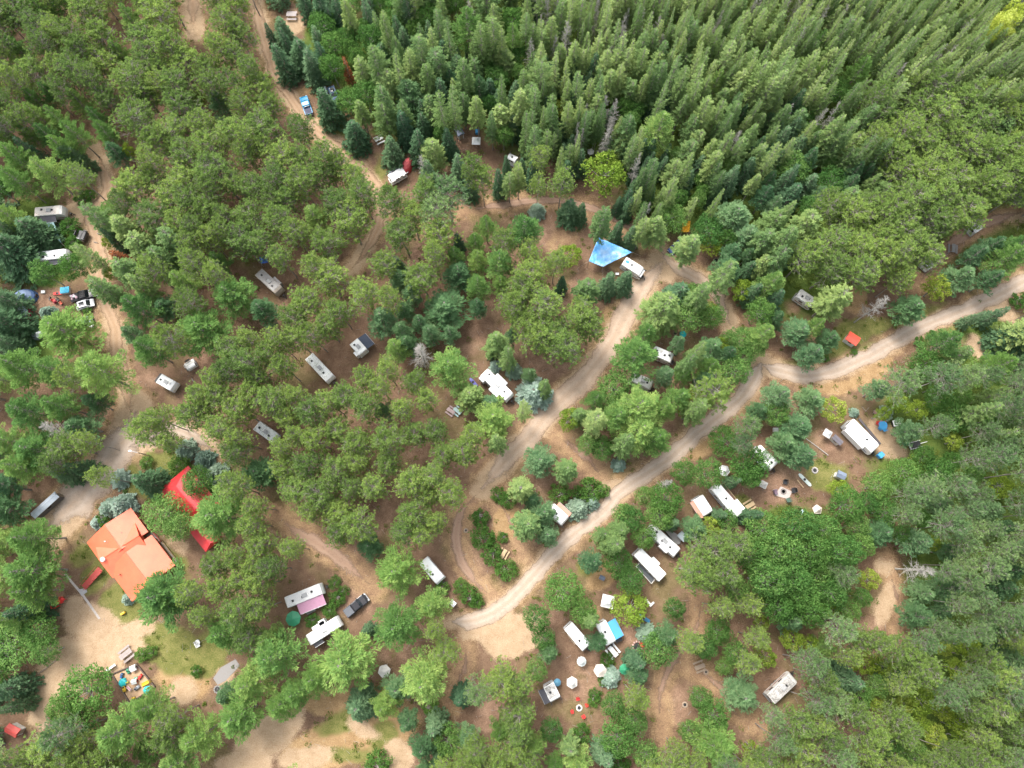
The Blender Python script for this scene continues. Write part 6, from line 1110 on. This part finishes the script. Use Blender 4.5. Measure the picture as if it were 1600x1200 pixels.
LMA = LM + EX_LM
LXY = np.array([(a, b_) for a, b_, c in LMA], dtype=float)
OA = np.array(OCC)
named = {}; rest = []
cnt = {c: 0 for c in KN}
order = sorted(range(len(placed)), key=lambda i: -placed[i][6])
inside = lambda p: -4 < p[4] < 1604 and -4 < p[5] < 1204
keepn = []
for i in order:
    p = placed[i]
    if inside(p) and cnt[p[0]] < 290: cnt[p[0]] += 1; keepn.append(i)
    else: rest.append(i)
print('NAMED', cnt, 'rest', len(rest))
lab = {}
for i in keepn:
    code, base, H, dm, x, y, dd, ex = placed[i]
    dist = np.hypot(LXY[:, 0] - x, LXY[:, 1] - y); j = int(np.argmin(np.where(dist < 3, 0, dist)))
    a = math.degrees(math.atan2(-(y - LXY[j, 1]), x - LXY[j, 0])) % 360; s = int((a + 22.5) // 45) % 8
    key = (code, j, s if dist[j] > dd * .3 else 8); named.setdefault(key, []).append((dist[j], i))
for (code, j, s), v in named.items():
    v.sort()
    for k, (dist, i) in enumerate(v):
        dd = placed[i][6]; phrase = LMA[j][2]
        big = ('big ' if dd > 66 else 'small ' if dd < 26 else '')
        if 'big' in KADJ[code] or code in 'YK': big = ''
        if s == 8: lab[i] = f'{big}{KADJ[code]} that is {phrase}' if k == 0 and any(abs(e[0] - placed[i][4]) + abs(e[1] - placed[i][5]) < 12 for e in EX_LM) else f'{big}{KADJ[code]} standing right at {phrase}' + (f', {ORD[k]} there' if k else '')
        elif len(v) == 1: lab[i] = f'{big}{KADJ[code]} {DIRS[s]} {phrase}'
        else: lab[i] = f'{big}{KADJ[code]}, {ORD[k]} {"out " if k else ""}{DIRS[s]} {phrase}'
pr = random.Random(99)
def tree_xf(p):
    code, base, H, dm = p[:4]; protos, H0, R0 = PROTO[code]; v = pr.randrange(len(protos)); sx = dm / (2 * R0); sz = H / H0
    b_ = base.copy()
    if len(OA):
        d_ = np.hypot(OA[:, 0] - b_.x, OA[:, 1] - b_.y) - OA[:, 2] - .3; k = int(np.argmin(d_))
        if d_[k] < 0:   # a trunk never stands inside a trailer
            vx, vy = b_.x - OA[k, 0], b_.y - OA[k, 1]; n = math.hypot(vx, vy) + .01; b_.x += vx / n * -d_[k]; b_.y += vy / n * -d_[k]
    return v, b_, sx, sz, pr.uniform(0, 6.28)
for i in keepn:
    p = placed[i]; code = p[0]; v, b_, sx, sz, rz = tree_xf(p); cm, tm = PROTO[code][0][v][:2]
    o = link(KNAME[code], None, None, b_, rz, (sx, sx, sz)); o.empty_display_size = .5
    tag(o, lab[i], KCAT[code], KGRP[code])
    link('branches' if code == 'D' else 'crown', cm, o); link('trunk', tm, o)
# the rest of the wood, beyond the frame and past the three hundredth of a kind: one mass
groups = {}
for i in rest:
    p = placed[i]; v, b_, sx, sz, rz = tree_xf(p); code = p[0]; groups.setdefault(code, []).append((v, b_, sx, sz, rz))
fl_mats, VV, QQ, AA, MI = [], [], [], [], []; n0 = 0
for code, lst in groups.items():
    for which in (0, 1):
        mt = (GREYWOOD if code == 'D' else FM[code]) if which == 0 else (GREYWOOD if code == 'D' else BARK_P)
        if mt not in fl_mats: fl_mats.append(mt)
        mi = fl_mats.index(mt)
        for v, b_, sx, sz, rz in lst:
            src = PROTO[code][0][v][2 + which]; V0, Q0 = src[0], src[1]; A0 = src[2] if which == 0 else np.zeros(len(V0))
            c, s = math.cos(rz), math.sin(rz)
            if which == 0 and not (-30 < PIX(b_.x, b_.y, 9.)[0] < 1630 and -30 < PIX(b_.x, b_.y, 9.)[1] < 1230): V0 = V0[:len(V0) // 8 * 4]; Q0 = Q0[:len(V0) // 4]; A0 = A0[:len(V0)]
            Vn = np.stack([(V0[:, 0] * c - V0[:, 1] * s) * sx + b_.x, (V0[:, 0] * s + V0[:, 1] * c) * sx + b_.y, V0[:, 2] * sz], 1)
            VV.append(Vn); QQ.append(Q0 + n0); AA.append(A0); MI.append(np.full(len(Q0), mi)); n0 += len(Vn)
if VV: tag(link('forest', npmesh('forest', np.concatenate(VV), np.concatenate(QQ), fl_mats, np.concatenate(AA), midx=np.concatenate(MI))), kind='stuff')
# ---------------------------------------------------------------- ground cover: tufts, saplings and twigs, one mass each
r = np.random.RandomState(3)
n = 26000; gx = r.uniform(-135, 135, n); gy = r.uniform(-42, 140, n); qx, qy = PIX(gx, gy)
def wmap(A_, x, y):
    i = np.clip(np.searchsorted(xs, x) - 1, 0, nx - 1); j = np.clip(np.searchsorted(ys, y) - 1, 0, ny - 1); return A_[j, i]
u = wmap(und, gx, gy); g = wmap(W['grass'], gx, gy); dr_ = wmap(W['dry'], gx, gy); op = np.maximum(wmap(W['sand'], gx, gy), wmap(W['bare'], gx, gy))
ok = (r.rand(n) < np.clip(u * 1.0 + g * .10 + dr_ * .08 + .15, 0, 1) * (1 - np.clip(op * 1.3, 0, 1))) 
for ox, oy, orr in OCC: ok &= (np.hypot(gx - ox, gy - oy) > orr + .6)
gx, gy, u = gx[ok], gy[ok], u[ok]; n = len(gx); k = 26
sz = (.25 + .5 * r.rand(n)) * (1 + 1.1 * u * r.rand(n)); q = np.repeat(np.arange(n), k); m_ = len(q)
d_ = nrm(r.randn(m_, 3)); d_[:, 2] = np.abs(d_[:, 2]); c = np.c_[gx, gy, gx * 0][q] + d_ * (sz[q] * (.3 + .7 * r.rand(m_)))[:, None]
a_ = Arr(); kites(a_, c, d_ + r.randn(m_, 3) * .5, .16 + .22 * r.rand(m_), .10 + .12 * r.rand(m_), UP + r.randn(m_, 3) * .6, r.rand(n)[q] * .6 + r.rand(m_) * .4)
V, Q, A = a_.out(); 
tag(link('undergrowth', npmesh('undergrowth', V, Q, foliage('undergrowth_leaves', (.05, .10, .022), (.11, .17, .035), (.27, .30, .08)), A)), kind='stuff')
n = 5200; gx = r.uniform(-120, 120, n); gy = r.uniform(-41, 125, n); op = np.maximum(wmap(W['sand'], gx, gy) * .9, wmap(und, gx, gy)); ok = r.rand(n) > op; gx, gy = gx[ok], gy[ok]; n = len(gx)
th_ = r.rand(n) * 6.28; L_ = .3 + 1.3 * r.rand(n) ** 3; a0 = np.c_[gx, gy, np.full(n, .03)]; b0 = a0 + np.c_[np.cos(th_) * L_, np.sin(th_) * L_, .05 + .08 * r.rand(n)]
a_ = Arr(); tubes(a_, a0, b0, .03, .015); V, Q, A = a_.out()
tag(link('fallen_twigs', npmesh('fallen_twigs', V, Q, GREYWOOD)), kind='stuff')
